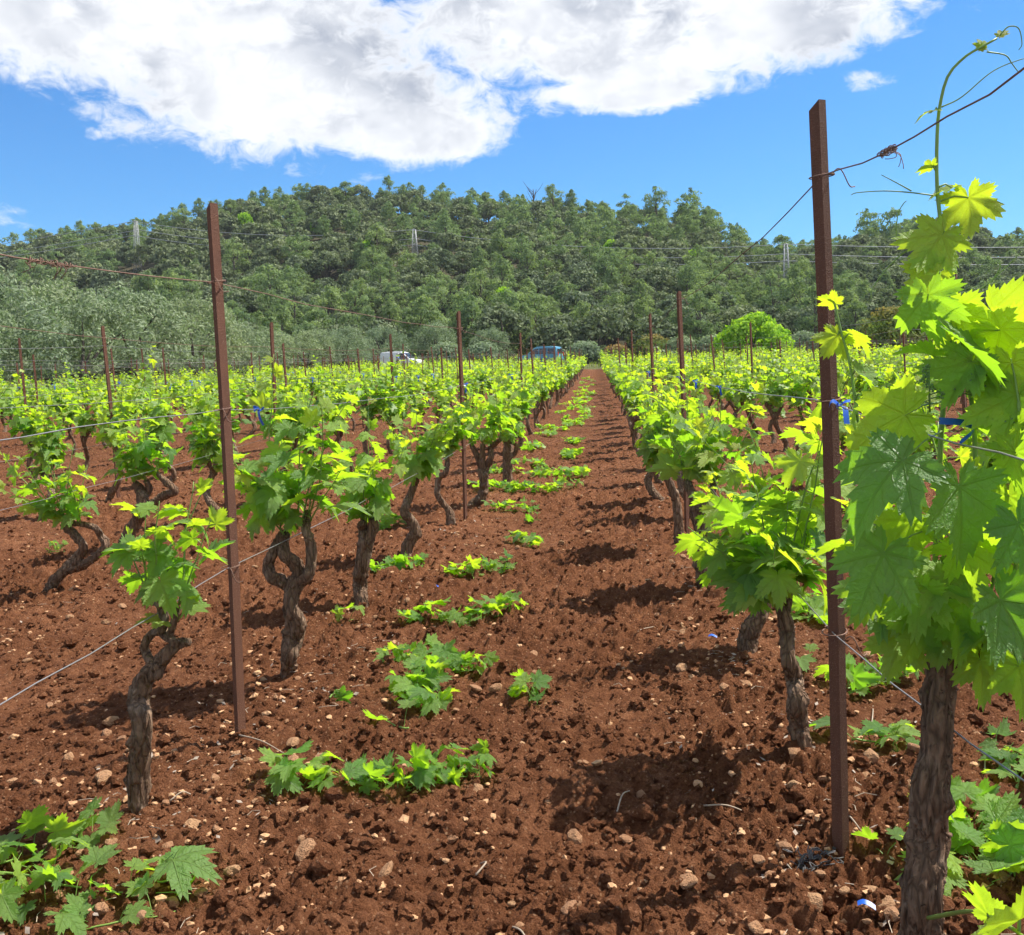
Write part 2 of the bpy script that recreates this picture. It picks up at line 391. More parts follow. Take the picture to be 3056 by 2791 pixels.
M_oldwire = plain('rusty wire', (0.20, 0.115, 0.08), 0.7, metal=0.35, vary=0.5, scale=25)
def rust_material():
    m, t = material('rusted steel'); oc = t.n('ShaderNodeTexCoord').outputs['Object']
    n = t.noise(oc, 9.0, 5, 0.6); f = t.noise(oc, 260.0, 3, 0.7); v = t.vor(oc, 330.0).outputs['Distance']
    st = t.noise(t.n('ShaderNodeMapping', None, Vector=oc, Scale=(1, 1, 0.06)).outputs[0], 60.0, 3); c = t.mix(t.m('ADD', t.m('MULTIPLY', n, 0.6), t.m('MULTIPLY', st, 0.4)), (0.060, 0.025, 0.015), (0.215, 0.088, 0.046)); c = t.mix(t.ss(f, 0.56, 0.7, 0, 0.5), c, (0.40, 0.22, 0.14))
    finish(t, pbsdf(t, c, 0.75, t.m('ADD', f, v), 0.7, 0.004, 0.1, 0.35)); return m
M_rust = rust_material()
M_tie = plain('blue plastic tie', (0.020, 0.115, 0.52), 0.38, vary=0.25, scale=40)
M_galv = plain('grey lattice steel', (0.36, 0.37, 0.38), 0.55, metal=0.3, vary=0.1, scale=2)
M_cable = plain('power cable', (0.30, 0.31, 0.33), 0.5, metal=0.4, vary=0.1, scale=1)
M_white = plain('white van paint', (0.72, 0.73, 0.74), 0.30, vary=0.04, scale=3, spec=0.5)
M_blue = plain('blue van paint', (0.10, 0.30, 0.44), 0.28, vary=0.08, scale=3, spec=0.5)
M_glass = plain('dark window glass', (0.02, 0.026, 0.032), 0.06, vary=0.1, scale=3, spec=0.8)
M_rubber = plain('black rubber', (0.03, 0.03, 0.032), 0.8, vary=0.2)
M_trim = plain('grey plastic', (0.10, 0.10, 0.105), 0.6, vary=0.15)
M_rim = plain('wheel metal', (0.45, 0.45, 0.46), 0.35, metal=0.8, vary=0.1)
M_lamp = plain('clear lamp', (0.75, 0.76, 0.78), 0.12, vary=0.05, spec=0.7)
M_redlamp = plain('red lamp', (0.45, 0.02, 0.015), 0.2, vary=0.1, spec=0.6)
M_skin = plain('skin', (0.42, 0.24, 0.17), 0.6, vary=0.1)
M_shirt = plain('blue shirt', (0.05, 0.14, 0.48), 0.85, vary=0.15)
M_trousers = plain('dark trousers', (0.05, 0.055, 0.08), 0.9, vary=0.15)
M_cap = plain('white cap', (0.72, 0.70, 0.66), 0.8, vary=0.08)

# ------------------------------------------------------------------ ground: one sheet out to the horizon, hill included
ROW0, PITCH_X = -1.30, 1.93                 # rows at ROW0 + k*PITCH_X; the path lies between rows 0 and 1
HOR = lambda px: 1092 - (px-1792)*math.tan(R_(1.8))
SKYLINE = [(0, 700), (130, 672), (260, 668), (380, 645), (500, 612), (600, 590), (720, 560), (860, 552), (1000, 532), (1130, 522), (1300, 540), (1450, 556),
           (1600, 570), (1750, 575), (1900, 590), (2000, 600), (2100, 615), (2180, 665), (2240, 705), (2330, 705), (2430, 695), (2540, 668), (2640, 645), (2760, 640), (2900, 655), (3056, 670)]
_sk_u, _sk_t = [], []
for px, py in SKYLINE:
    d = ray(px, py); _sk_u.append(d.x/d.y); _sk_t.append(d.z/d.y)
RIDGE_Y, FOOT_Y = 252.0, 112.0
def hill_h(x, y):
    y_ = np.maximum(y, 1.0); u = x/y_
    t = np.interp(u, _sk_u, _sk_t); z_r = np.maximum(EYE + t*RIDGE_Y - 8.8, 4.0)
    f = np.clip((y-FOOT_Y)/(RIDGE_Y-FOOT_Y), 0, None)
    s = np.where(f < 1, 0.62*f**1.25 + 0.38*f*f*(3-2*f), 1 - np.clip((f-1)/0.9, 0, 1)**1.4)
    return (z_r-1.2)*s
def base_z(x, y):
    z = np.interp(y, [-5, 18, 40, 60, 80, 84, 95, 112, 4000], [0, 0, .10, .28, .57, .80, .95, 1.2, 1.2])
    z = z + np.where(y > FOOT_Y, hill_h(x, y), 0)
    und = fbm(x*.05, y*.05, o=3, s=41)-.5
    return z + und*np.clip((y-100)/40, 0, 1)*4.0
SOIL_MEAN = 0.0
def ground_z(x, y, detail=True):
    x = np.asarray(x, dtype=float); y = np.asarray(y, dtype=float)
    z = base_z(x, y)
    fade = np.clip((95-y)/20, 0, 1)
    z = z + fade*0.016*(np.cos((x-ROW0)*2*np.pi/PITCH_X)-1)
    if detail:
        z = z - SOIL_MEAN*fade
        soft = 0.42 + 0.75*np.clip((fbm(x*1.1, y*.55, o=3, s=5)-.36)*4, 0, 1)
        z = z + fade*((fbm(x*3.1, y*3.1, o=2, s=8)-.5)*.05)
        wx = x + .035*(fbm(x*30, y*30, o=2, s=3)-.5); wy = y + .035*(fbm(x*30, y*30, o=2, s=4)-.5)
        for cell, amp, s in ((.095, .038, 1), (.045, .026, 2), (.021, .013, 3)):
            d, v = worley(wx/cell, wy/cell, s)
            z = z + fade*soft*amp*(np.clip(1.05-d, 0, 1)*(.25+1.1*v*v) - .3)
        for fr, amp, q in ((17, .036, 9), (40, .026, 19), (90, .014, 29)):
            z = z + fade*soft*amp*(np.abs(2*vnoise(x*fr+3*wx, y*fr+3*wy, s=q)-1)-.4)
    return z
_sx, _sy = np.random.RandomState(1).uniform(-1.6, 1.2, 20000), np.random.RandomState(2).uniform(2, 8, 20000)
SOIL_MEAN = float((ground_z(_sx, _sy)-ground_z(_sx, _sy, False)).mean()); print('soil mean', SOIL_MEAN)
_gx, _gy = np.arange(-4.0, 3.2, .012), np.arange(.8, 9.5, .012)
_GH = ground_z(*[a.ravel() for a in np.meshgrid(_gx, _gy)]).reshape(len(_gy), len(_gx))
def gz(x, y):
    """height of the soil, from a table near the camera"""
    i, j = (x-_gx[0])/.012, (y-_gy[0])/.012
    if 0 <= i < len(_gx)-1 and 0 <= j < len(_gy)-1: return float(_GH[int(j+.5), int(i+.5)])
    return float(ground_z(np.array([float(x)]), np.array([float(y)]), False)[0])
def build_ground():
    st = 0.0027; ys = [-.6]
    while ys[-1] < 1.3: ys.append(ys[-1] + (.01 if ys[-1] > .9 else .1))
    while ys[-1] < 1200:
        y = ys[-1]
        dy = st*(y+.8)*max(1, y/4.5) if y < 75 else max(1.6, (y-70)*.03 if y > 260 else 1.6)
        ys.append(y+dy)
    us = list(np.arange(-.76, .60, st))
    for k in range(9): us.append(us[-1] + .02*1.6**k); us.insert(0, us[0] - .02*1.6**k)
    ys = np.array(ys); us = np.array(us); n, m = len(ys), len(us)
    X = us[None, :]*(ys[:, None]+.8); Y = ys[:, None] + 0*X
    Z = ground_z(X.ravel(), Y.ravel())
    V = np.stack([X.ravel(), Y.ravel(), Z], 1)
    i = np.arange(n-1)[:, None]*m; j = np.arange(m-1)[None, :]
    Q = np.stack([i+j, i+j+1, i+m+j+1, i+m+j], -1).reshape(-1, 4)
    o = link('ground', new_mesh('ground', V, [Q], M_soil)); tag(o, kind='structure'); print('ground quads', len(Q)); return o
build_ground()

# ------------------------------------------------------------------ grape leaves
LOBES = [(0, 1.0, 27), (50, .86, 24), (-50, .86, 24), (101, .62, 26), (-101, .62, 26), (146, .42, 24), (-146, .42, 24)]
def leaf_outline(n, rng, serr=0.075, teeth=40):
    th = np.linspace(-172, 172, n); r = np.full(n, .30)
    for c, A, w in LOBES:
        A = A*(1+rng.uniform(-.07, .07)); d = np.abs(th-c)/w
        r = np.maximum(r, A*np.clip(1-.40*d**1.5, 0, 1))
    r = np.maximum(r, .50*np.clip(1-np.abs(th)/190, 0, 1))
    fall = np.clip((180-np.abs(th))/26, 0, 1); r = r*(.25+.75*fall**.6)
    if serr: 
        ph = (th+172)/344*teeth; r = r*(1 + serr*(1-2*np.abs(ph-np.floor(ph)-.5)*2)*1.0)
    a = np.radians(th); return a, r
def leaf_geo(seed, n=57, rings=(.45, .8, 1.0), curl=1.0):
    rng = np.random.RandomState(seed); teeth = (n-1)//2 if n > 30 else 0
    a, r = leaf_outline(n, rng, .085 if teeth else 0, teeth)
    ph = rng.uniform(0, 6.28, 4); cup = rng.uniform(-.30, .10)*curl; fold = rng.uniform(.05, .32)*curl; wav = rng.uniform(.05, .12)*curl; dr = rng.uniform(.05, .35)*curl
    def z(x, y):
        q = np.sqrt(x*x+y*y); t = np.arctan2(x, y)
        de = np.abs((np.abs(np.degrees(t)) + 25) % 50 - 25)/25
        return fold*np.abs(x)*(.4+.6*q) + cup*q*q + wav*np.sin(3*t+ph[0])*q*q + .5*wav*np.sin(7*t+ph[1])*q**3 + .11*q*de*(1+.5*np.sin(q*14+ph[2])) + .05*wav*np.sin(q*17+ph[3])*np.cos(5*t) - dr*np.clip(y, 0, 9)**2
    V = [(0, 0, 0)]; uv = [(0, 0)]; T = []; Q = []
    for k, f in enumerate(rings):
        rr = r*f if f == 1.0 else (r*.55 + .45*np.convolve(np.pad(r, 3, 'edge'), np.ones(7)/7, 'valid'))*f
        x, y = rr*np.sin(a), rr*np.cos(a)
        V += list(zip(x, y, z(x, y))); uv += list(zip(x, y))
        o = 1+k*n
        for i in range(n-1):
            if k == 0: T.append((0, o+i+1, o+i))
            else: Q.append((o-n+i, o-n+i+1, o+i+1, o+i))
    return np.array(V, dtype=float), np.array(Q).reshape(-1, 4), np.array(T), np.array(uv, dtype=float)
LEAF0 = [leaf_geo(10+i, curl=1.45) for i in range(12)]
LEAF_HI = [leaf_geo(40+i, 81, (.22, .42, .62, .82, 1.0), 1.15) for i in range(9)]
LEAF2 = [leaf_geo(70+i, 15, (1.0,), 1.0) for i in range(6)]
LEAF3 = [leaf_geo(90+i, 7, (1.0,), .8) for i in range(5)]
def leaf_mesh(g, nm='leaf'):
    # front of the blade is the upper side
    V, Q, T, uv = g
    fs = [f for f in (Q[:, ::-1] if len(Q) else Q, T[:, ::-1]) if len(f)]
    return new_mesh(nm, V, fs, M_leaf, True, uv, {'age': np.ones(len(V))})
ME_LEAF = [leaf_mesh(g) for g in LEAF0]; ME_LEAF_HI = [leaf_mesh(g) for g in LEAF_HI]

def norm(v): v = np.asarray(v, dtype=float); return v/(np.linalg.norm(v)+1e-12)
def leaf_matrix(p, tip, nrm, size):
    y = norm(tip); z = np.asarray(nrm, dtype=float); z = norm(z - y*np.dot(z, y)); x = np.cross(y, z)
    M = np.eye(4); M[:3, 0] = x*size; M[:3, 1] = y*size; M[:3, 2] = z*size; M[:3, 3] = p; return M
UP = np.array((0, 0, 1.0)); SUNV = np.array(sun_dir[:])
def make_shoot(rng, p0, d0, L, size=.085, step=.055, droop=.0, tropism=.35, age0=.25, bare=.0):
    """a green shoot: path, leaf list (matrix, age), petioles"""
    n = max(4, int(L/.03)); P = [np.asarray(p0, dtype=float)]; d = norm(d0); bend = rng.normal(0, .10, 3)
    for i in range(n):
        d = norm(d + .06*tropism*UP*(1 if i < n*.7 else .3) + bend*.10 + rng.normal(0, .055, 3) - UP*droop*.06); P.append(P[-1]+d*L/n)
    P = np.array(P); leaves, pet = [], []
    s = np.linspace(0, 1, len(P)); k = max(2, int(round(L/step))); side = rng.uniform(0, 6.28)
    for i in range(k):
        f = bare + (1-bare)*(i+.6)/(k+.1); f = min(f, 1.0)
        q = np.array([np.interp(f, s, P[:, c]) for c in range(3)])
        side += math.pi + rng.normal(0, .45)
        out = np.array((math.cos(side), math.sin(side), 0))
        sz = size*(1.05-.72*f**1.8)*rng.uniform(.72, 1.18)
        if f < .12: sz *= .7
        pl = sz*rng.uniform(.5, .95)*(1-.3*f)
        at_ = q + norm(out + UP*rng.uniform(.0, .8))*pl
        tip = norm(out*rng.uniform(.5, 1.0) + UP*rng.uniform(-.75, .25) + rng.normal(0, .22, 3))
        if f > .82: tip = norm(out*.5 + UP*rng.uniform(.2, .9))
        nr = UP*.72 + SUNV*.30 + out*rng.uniform(.0, .75) + rng.normal(0, .33, 3)
        age = np.clip(age0 + .70*max(0, f-.25)**1.2 + rng.normal(0, .12), 0.02, 1.0)
        leaves.append((leaf_matrix(at_, tip, nr, sz), float(age))); pet.append((q, (q+at_)/2 + UP*pl*.12, at_))
    return dict(path=P, leaves=leaves, pet=pet, r=.0036 if L > .3 else .0028)
def shoot_mesh(sh, nseg=5):
    g = Geo(); P = sh['path']; g.tube(P, np.linspace(sh['r']*1.15, sh['r']*.4, len(P)), nseg)
    for a, b, c in sh['pet']: g.tube([a, b, c], [.0016, .0012, .0011], 4, cap=False)
    return g.mesh('shoot', [sh.get('mat', M_shoot)])
def foliage_geo(shoots, rng, lods, keep=1.0, mul=1.0):
    g = Geo()
    for sh in shoots:
        for M, age in sh['leaves']:
            if rng.rand() > keep: continue
            V, Q, T, uv = lods[rng.randint(len(lods))]
            W = (V*mul) @ M[:3, :3].T + M[:3, 3]
            g.add(W, None, T[:, ::-1], 0, uv, age)
        if len(lods[0][0]) > 10:
            g.tube(sh['path'][::3], sh['r'], 3, 1, cap=False)
    return g

# ------------------------------------------------------------------ vine trunks
def trunk_rfun(seed, ridge=.22):
    rng = np.random.RandomState(seed); tw = rng.uniform(-6, 6); knots = [(rng.uniform(0, 6.28), rng.uniform(0, .75), rng.uniform(.25, .55), rng.uniform(.010, .022)) for _ in range(12)]
    def f(th, s):
        t = th + tw*s
        a = vnoise(np.cos(t)*1.6+5, np.sin(t)*1.6+5, s*8, seed)      # lumps
        b = vnoise(np.cos(t)*4.5+9, np.sin(t)*4.5+9, s*10+3, seed+1)  # bark straps
        c = np.abs(2*vnoise(np.cos(t)*8+2, np.sin(t)*8+2, s*13, seed+2)-1)   # deep cracks along the grain
        r = 1 + .46*(a-.5) + ridge*(b-.5)*1.6 + .30*(np.sqrt(c)-.6)
        for kt, ks, ka, kw in knots:
            d = (np.abs((th-kt+np.pi) % (2*np.pi)-np.pi)*.035)**2 + (s-ks)**2
            r = r + ka*np.exp(-d/(kw*kw))
        return r
    return f
def trunk_mesh(limbs, seed, nseg=14, dens=.012, name='trunk', strips=0):
    """limbs: arrays of rows (x,y,z,r)"""
    g = Geo()
    for i, L in enumerate(limbs):
        L = np.asarray(L, dtype=float); ln = np.linalg.norm(np.diff(L[:, :3], axis=0), axis=1).sum()
        S = spline(L, max(6, int(ln/dens))); S[:, 3] = np.maximum(S[:, 3], .004)
        V, Q, T = tube(S[:, :3], S[:, 3], nseg, True, trunk_rfun(seed*7+i)); g.add(V, Q, T)
        if strips:           # peeling strips of bark
            rng = np.random.RandomState(seed*3+i); n = len(S); Tn, U, W = frames(S[:, :3])
            for _ in range(int(strips*ln/.6)):
                m = rng.randint(3, max(4, min(12, n//3))); a = rng.randint(0, max(1, n-m)); th = rng.uniform(0, 6.28); wd = rng.uniform(.05, .22); idx = np.arange(a, a+m); f = np.linspace(-1, 1, m)
                th = th + .25*np.sin(f*2+rng.uniform(0, 6)); lift = 1.03+.10*rng.uniform(0, 1)*np.abs(f)**3*(f > 0 if rng.rand() < .5 else f < 0)+.03*rng.rand(); wv = wd*(1-.75*np.abs(f)**2)
                rr = trunk_rfun(seed*7+i)(th[:, None], np.cumsum(np.r_[0, np.linalg.norm(np.diff(S[:, :3], axis=0), axis=1)])[idx][:, None])[:, 0]
                def pt(q, o): return S[idx, :3] + (np.cos(q)[:, None]*U[idx]+np.sin(q)[:, None]*W[idx])*(S[idx, 3]*(rr*lift+o))[:, None]
                Vv = np.concatenate([pt(th-wv, -.10), pt(th-wv*.5, .05), pt(th+wv*.5, .05), pt(th+wv, -.10)]); Qq = [(k*m+j, (k+1)*m+j, (k+1)*m+j+1, k*m+j+1) for k in range(3) for j in range(m-1)]; g.add(Vv, Qq)
    return g.mesh(name, [M_bark])
def generic_trunk(rng):
    h = rng.uniform(.40, .62); r = rng.uniform(.023, .036); lean = rng.normal(0, .07, 2); w = rng.uniform(.03, .085)
    ph = rng.uniform(0, 6.28); pts = []
    for i in range(6):
        f = i/5; pts.append((lean[0]*f + w*math.sin(ph+f*5.5), lean[1]*f + w*math.cos(ph*1.7+f*4.3), -.04+h*f, r*(1.15-.25*f) if i else r*1.45))
    pts = np.array(pts); pts[:, :2] -= pts[0, :2]
    limbs = [pts]; heads = []; top = pts[-1]
    for k in range(rng.choice([1, 2, 2, 3])):
        a = rng.uniform(0, 6.28); d = np.array((math.cos(a)*.5, math.sin(a), 0)); l = rng.uniform(.08, .2)
        e1 = top[:3] + d*l*.6 + UP*l*.25; e2 = top[:3] + d*l + UP*l*rng.uniform(.5, 1.2)
        st = pts[4] if rng.rand() < .5 else top
        limbs.append(np.array([[*st[:3], r*.8], [*e1, r*.62], [*e2, r*.55], [*(e2+UP*.03+d*.01), r*.45]])); heads.append(e2)
    heads.append(top[:3]); return limbs, heads
def generic_shoots(rng, heads, vigor=1.0):
    out = []
    for k in range(rng.randint(10, 14)):
        h = heads[rng.randint(len(heads))] + rng.normal(0, .015, 3)
        a = rng.uniform(0, 6.28); sp = rng.uniform(.08, .75)
        d = np.array((math.cos(a)*sp*.8, math.sin(a)*sp*1.55, 1.0)); L = rng.uniform(.30, .74)*vigor
        if rng.rand() < .12: L *= 1.3
        out.append(make_shoot(rng, h, d, L, size=rng.uniform(.085, .118), step=.056, age0=rng.uniform(.05, .46)))
    return out

ROWNAME = lambda k: ('the %s row left of the path' % ordinal(1-k)) if k <= 0 else ('the %s row right of the path' % ordinal(k))
VG = 'old grape vines planted in rows'
vine_roots = []          # (object, k, Y)
LEAF_N = [0]
def add_leaf(parent, M, age, hi=False, mesh=None):
    ml = ME_LEAF_HI if hi else ME_LEAF
    me = ml[int(LEAF_N[0]*7919) % len(ml)] if mesh is None else mesh
    o = link('leaf', me, parent, mat=Matrix(M.tolist())); o.color = (age, 0, 0, 1); LEAF_N[0] += 1; return o
def build_vine(x, y, limbs, shoots, seed, k, hi=False, dens=.012, nseg=14, strips=False):
    """limbs and shoots in coordinates local to the foot of the vine"""
    root = empty('grape_vine', (x, y, gz(x, y)-.012), None, 'grape vine', VG); vine_roots.append((root, k, y))
    link('trunk', trunk_mesh(limbs, seed, 34 if strips else nseg, .006 if strips else dens, 'trunk', 60 if strips else 0), root)
    for sh in shoots:
        so_ = link('shoot', shoot_mesh(sh), root)
        for M, age in sh['leaves']: add_leaf(so_, M, age, hi)
        sh['obj'] = so_
    return root

# ------------------------------------------------------------------ the vines nearest the camera, trunks drawn after the photograph
def traced(k, Y, limbs_px, dy=0.0, seed=1, wob=.02):
    """limbs given as (px, py, width_px[, extra depth]); returns the foot and limbs local to it"""
    rng = np.random.RandomState(seed); L = []
    for lp in limbs_px:
        rows = []
        for p in lp:
            Yp = Y + (p[3] if len(p) > 3 else rng.normal(0, wob)); q = at(p[0], p[1], Yp); rows.append((q.x, q.y, q.z, p[2]*.44/F_S*Yp))
        L.append(rows)
    f = L[0][0]; fx, fy = f[0], f[1]; fz = gz(fx, fy)-.012
    out = [np.array(r)-np.array((fx, fy, fz, 0)) for r in L]
    o0 = out[0]; o0[0, 2] = min(o0[0, 2], -.03); o0[0, 3] *= 1.25
    return fx, fy, out
HERO = [
 # k, Y, seed, limbs, number of extra shoots, vigour
 dict(k=0, Y=2.69, seed=3, limbs=[[(404,2530,70),(410,2440,64),(417,2297,70),(424,2150,66),(413,2087,72),(435,2021,64),(474,1978,58),(500,1948,46),(530,1922,38),(566,1915,26)],
        [(470,2000,40),(436,1950,30),(434,1918,30),(455,1890,30),(482,1882,28),(490,1850,30),(487,1830,32),(474,1800,28),(445,1785,26),(440,1770,18)],
        [(530,1922,26),(505,1905,28),(486,1888,28)], [(505,1900,24),(520,1850,24),(532,1810,22)]],
      shoots=[((439,1772),(0,0,1),.22,.10),((439,1770),(-.5,.1,.8),.16,.085),((455,1790),(.4,-.3,.9),.26,.10),((534,1806),(.5,-.2,.8),.24,.105),((534,1804),(.1,.3,1),.30,.095),((500,1890),(.6,-.3,.4),.14,.09),((440,1780),(.3,-.6,.8),.17,.10),((470,1800),(.25,.2,1.),.30,.09)]),
 dict(k=0, Y=3.90, seed=4, limbs=[[(853,2075,52),(855,2004,46),(861,1955,52),(877,1901,66),(882,1852,68),(868,1814,54),(872,1765,58),(893,1721,50),(880,1683,44),(850,1656,40),(842,1620,44),(848,1595,40)],
        [(868,1760,44),(844,1738,40),(812,1721,40),(801,1689,38),(815,1650,38),(838,1615,46),(850,1590,34)],
        [(893,1740,44),(920,1716,38),(928,1678,36),(931,1629,34),(914,1580,32),(920,1526,22)]],
      shoots=[((815,1580),(-.12,0,1),.62,.11),((888,1580),(.06,-.1,1),.50,.11),((920,1530),(.2,.3,1),.5,.11),((850,1600),(-.5,-.4,.6),.35,.11),((920,1540),(.7,-.2,.8),.45,.11),((900,1560),(.2,.5,1),.45,.10),((840,1600),(-.3,.5,.9),.40,.10),((925,1560),(.5,-.5,.5),.30,.11)]),
 dict(k=0, Y=5.09, seed=5, limbs=[[(1080,1850,44),(1078,1790,44),(1073,1749,52),(1080,1689,46),(1088,1624,44),(1085,1580,34),(1080,1560,26)], [(1092,1640,34),(1110,1580,34),(1113,1548,26)]],
      shoots=[((1082,1560),(0,-.2,1),.5,.095),((1113,1550),(.2,.2,1),.55,.10),((1113,1552),(.7,0,.8),.42,.10),((1082,1560),(-.6,.3,.8),.45,.10),((1095,1565),(.2,-.6,.7),.35,.10),((1100,1560),(-.2,.4,1.),.5,.10)]),
 dict(k=0, Y=6.45, seed=6, limbs=[[(1216,1690,48),(1216,1634,44),(1238,1591,38),(1225,1553,34),(1208,1526,30),(1222,1482,28),(1238,1444,26),(1244,1425,18)]], shoots=None),
 dict(k=0, Y=7.70, seed=7, limbs=[[(1343,1592,34),(1345,1553,34),(1343,1527,24),(1324,1504,22),(1308,1478,20),(1306,1452,20),(1312,1426,20),(1330,1410,20),(1334,1384,18),(1332,1355,14)]], shoots=None),
 dict(k=0, Y=8.80, seed=8, limbs=[[(1403,1522,32),(1420,1500,30),(1437,1485,34),(1443,1459,34),(1443,1419,34),(1436,1395,26),(1428,1371,22),(1405,1325,16)], [(1443,1425,28),(1452,1395,22),(1464,1367,20),(1467,1335,18),(1493,1312,14)], [(1440,1410,22),(1440,1360,20),(1441,1325,16)]], shoots=None),
 dict(k=0, Y=10.4, seed=9, limbs=[[(1513,1392,28),(1513,1355,26),(1514,1330,24),(1508,1296,20)], [(1518,1368,18),(1534,1355,16),(1541,1330,14),(1524,1322,12)]], shoots=None),
 dict(k=-1, Y=5.50, seed=10, limbs=[[(130,1800,56),(147,1765,44),(167,1728,38),(202,1693,34),(238,1657,32),(248,1627,30),(218,1591,28),(187,1561,24)], [(205,1700,30),(262,1678,28),(314,1632,24),(300,1600,22),(283,1576,20),(248,1564,18),(200,1562,16)]],
      shoots=[((187,1561),(-.5,-.2,.6),.40,.10),((187,1560),(.2,.1,1),.40,.10),((200,1560),(-.8,.1,.4),.5,.10),((187,1562),(-.2,.4,.8),.35,.10),((240,1562),(.1,-.2,.9),.3,.09),((190,1562),(-.9,-.3,.3),.38,.10),((215,1562),(.3,.5,.6),.3,.09)]),
 dict(k=-1, Y=6.85, seed=11, limbs=[[(365,1640,42),(385,1590,42),(405,1556,44),(425,1505,46),(418,1460,34),(400,1440,24)], [(425,1520,34),(460,1500,30),(491,1478,30),(521,1465,26),(491,1435,22),(470,1415,16)], [(430,1490,30),(445,1460,26),(435,1435,20)]], shoots=None),
 dict(k=1, Y=3.13, seed=12, limbs=[[(2396,2265,62),(2390,2225,60),(2378,2162,60),(2380,2089,58),(2370,2025,54),(2350,1967,52),(2350,1893,50),(2346,1864,54),(2331,1820,36),(2316,1790,30)], [(2340,1840,28),(2352,1800,26),(2357,1732,20)]],
      shoots=[((2318,1790),(-.5,-.5,.45),.34,.125),((2318,1790),(-.2,-.3,1),.42,.12),((2350,1745),(.3,-.2,1),.50,.12),((2330,1790),(-.7,.2,.5),.40,.12),((2357,1735),(.1,.3,1),.6,.115),((2330,1780),(.1,-.8,.5),.28,.12),((2357,1735),(.7,.2,.9),.45,.11),((2320,1790),(-.8,-.2,.2),.28,.12),((2335,1780),(-.3,-.7,.3),.30,.12)]),
 dict(k=1, Y=4.25, seed=13, limbs=[[(2228,1935,58),(2233,1905,60),(2243,1874,58),(2272,1825,52),(2280,1770,46),(2270,1720,36)], [(2275,1800,34),(2300,1740,28),(2310,1690,22)]],
      shoots=[((2270,1720),(-.4,-.3,.9),.45,.115),((2310,1690),(.1,0,1),.55,.115),((2270,1715),(-.8,-.2,.5),.38,.11),((2290,1710),(.2,.4,1),.55,.11),((2280,1720),(-.2,-.7,.6),.38,.115),((2300,1700),(.6,-.3,.7),.4,.11),((2275,1715),(-.5,.3,1),.5,.11),((2290,1700),(0.,0.2,1),.62,.11)]),
 dict(k=1, Y=5.45, seed=14, limbs=[[(2098,1640,40),(2090,1590,40),(2083,1545,42),(2080,1500,38),(2066,1470,30),(2050,1440,26)], [(2085,1530,34),(2110,1500,28),(2125,1470,24),(2130,1440,20)]], shoots=None, n=10),
 dict(k=1, Y=6.60, seed=15, limbs=[[(2028,1545,32),(2018,1500,30),(2005,1457,28),(1985,1417,24),(1965,1390,22)]], shoots=None, n=9),
]
def build_heroes():
    for h in HERO:
        x, y, limbs = traced(h['k'], h['Y'], h['limbs'], seed=h['seed']); rng = np.random.RandomState(h['seed']*13)
        z0 = gz(x, y)-.012; sh = []
        if h['shoots']:
            for (px, py), d, L, sz in h['shoots']:
                q = at(px, py, h['Y']); sh.append(make_shoot(rng, np.array(q)-np.array((x, y, z0)), np.array(d)+UP*.35, L*1.22, sz*1.06, step=.060, age0=rng.uniform(.08, .50)))
        else:
            heads = [l[-1, :3] for l in limbs]
            for i in range(h.get('n', 8)+2):
                hp = heads[i % len(heads)]; a = rng.uniform(0, 6.28); s_ = rng.uniform(.15, .8)
                sh.append(make_shoot(rng, hp, (math.cos(a)*s_, math.sin(a)*s_, 1), rng.uniform(.32, .68), rng.uniform(.095, .12), step=.057, age0=rng.uniform(.1, .45)))
            pass
        if h['shoots'] and h['Y'] > 3:
            for i in range(2):
                (px, py), d, L, sz = h['shoots'][i % len(h['shoots'])]; q = np.array(at(px, py, h['Y']))-np.array((x, y, z0)); a = rng.uniform(0, 6.28); s_ = rng.uniform(.2, .8)
                sh.append(make_shoot(rng, q, (math.cos(a)*s_, math.sin(a)*s_, 1), rng.uniform(.26, .56), rng.uniform(.095, .12), step=.048, age0=rng.uniform(.15, .6)))
        build_vine(x, y, limbs, sh, h['seed'], h['k'], hi=h['Y'] < 4.5, strips=h['Y'] < 5.6)
build_heroes()

# ------------------------------------------------------------------ the tall vine close by on the right
def tendril(parent, pts, r=.0016):
    g = Geo(); P = spline(np.array(pts), 28); g.tube(P, np.linspace(r, r*.5, len(P)), 5); return link('tendril', g.mesh('tendril', [M_shoot]), parent)
def flower_cluster(parent, p, d, L, seed):
    rng = np.random.RandomState(seed); g = Geo(); V, F = ico(0); p = np.array(p); d = norm(d)
    g.tube([p, p+d*L*.5, p+d*L], [.0022, .0018, .001], 5)
    for i in range(9):
        f = .2+.8*i/8; c = p+d*L*f; a = rng.uniform(0, 6.28); o = norm(np.array((math.cos(a), math.sin(a)*.9, .3)))
        e = c+o*(.021*(1.15-f)+.004); g.tube([c, e], [.0012, .001], 4, cap=False)
        for j in range(7): g.add(e+rng.normal(0, .0042, 3)+V*rng.uniform(.0019, .0029), None, F)
    return link('flower_cluster', g.mesh('flower_cluster', [M_flower]), parent)
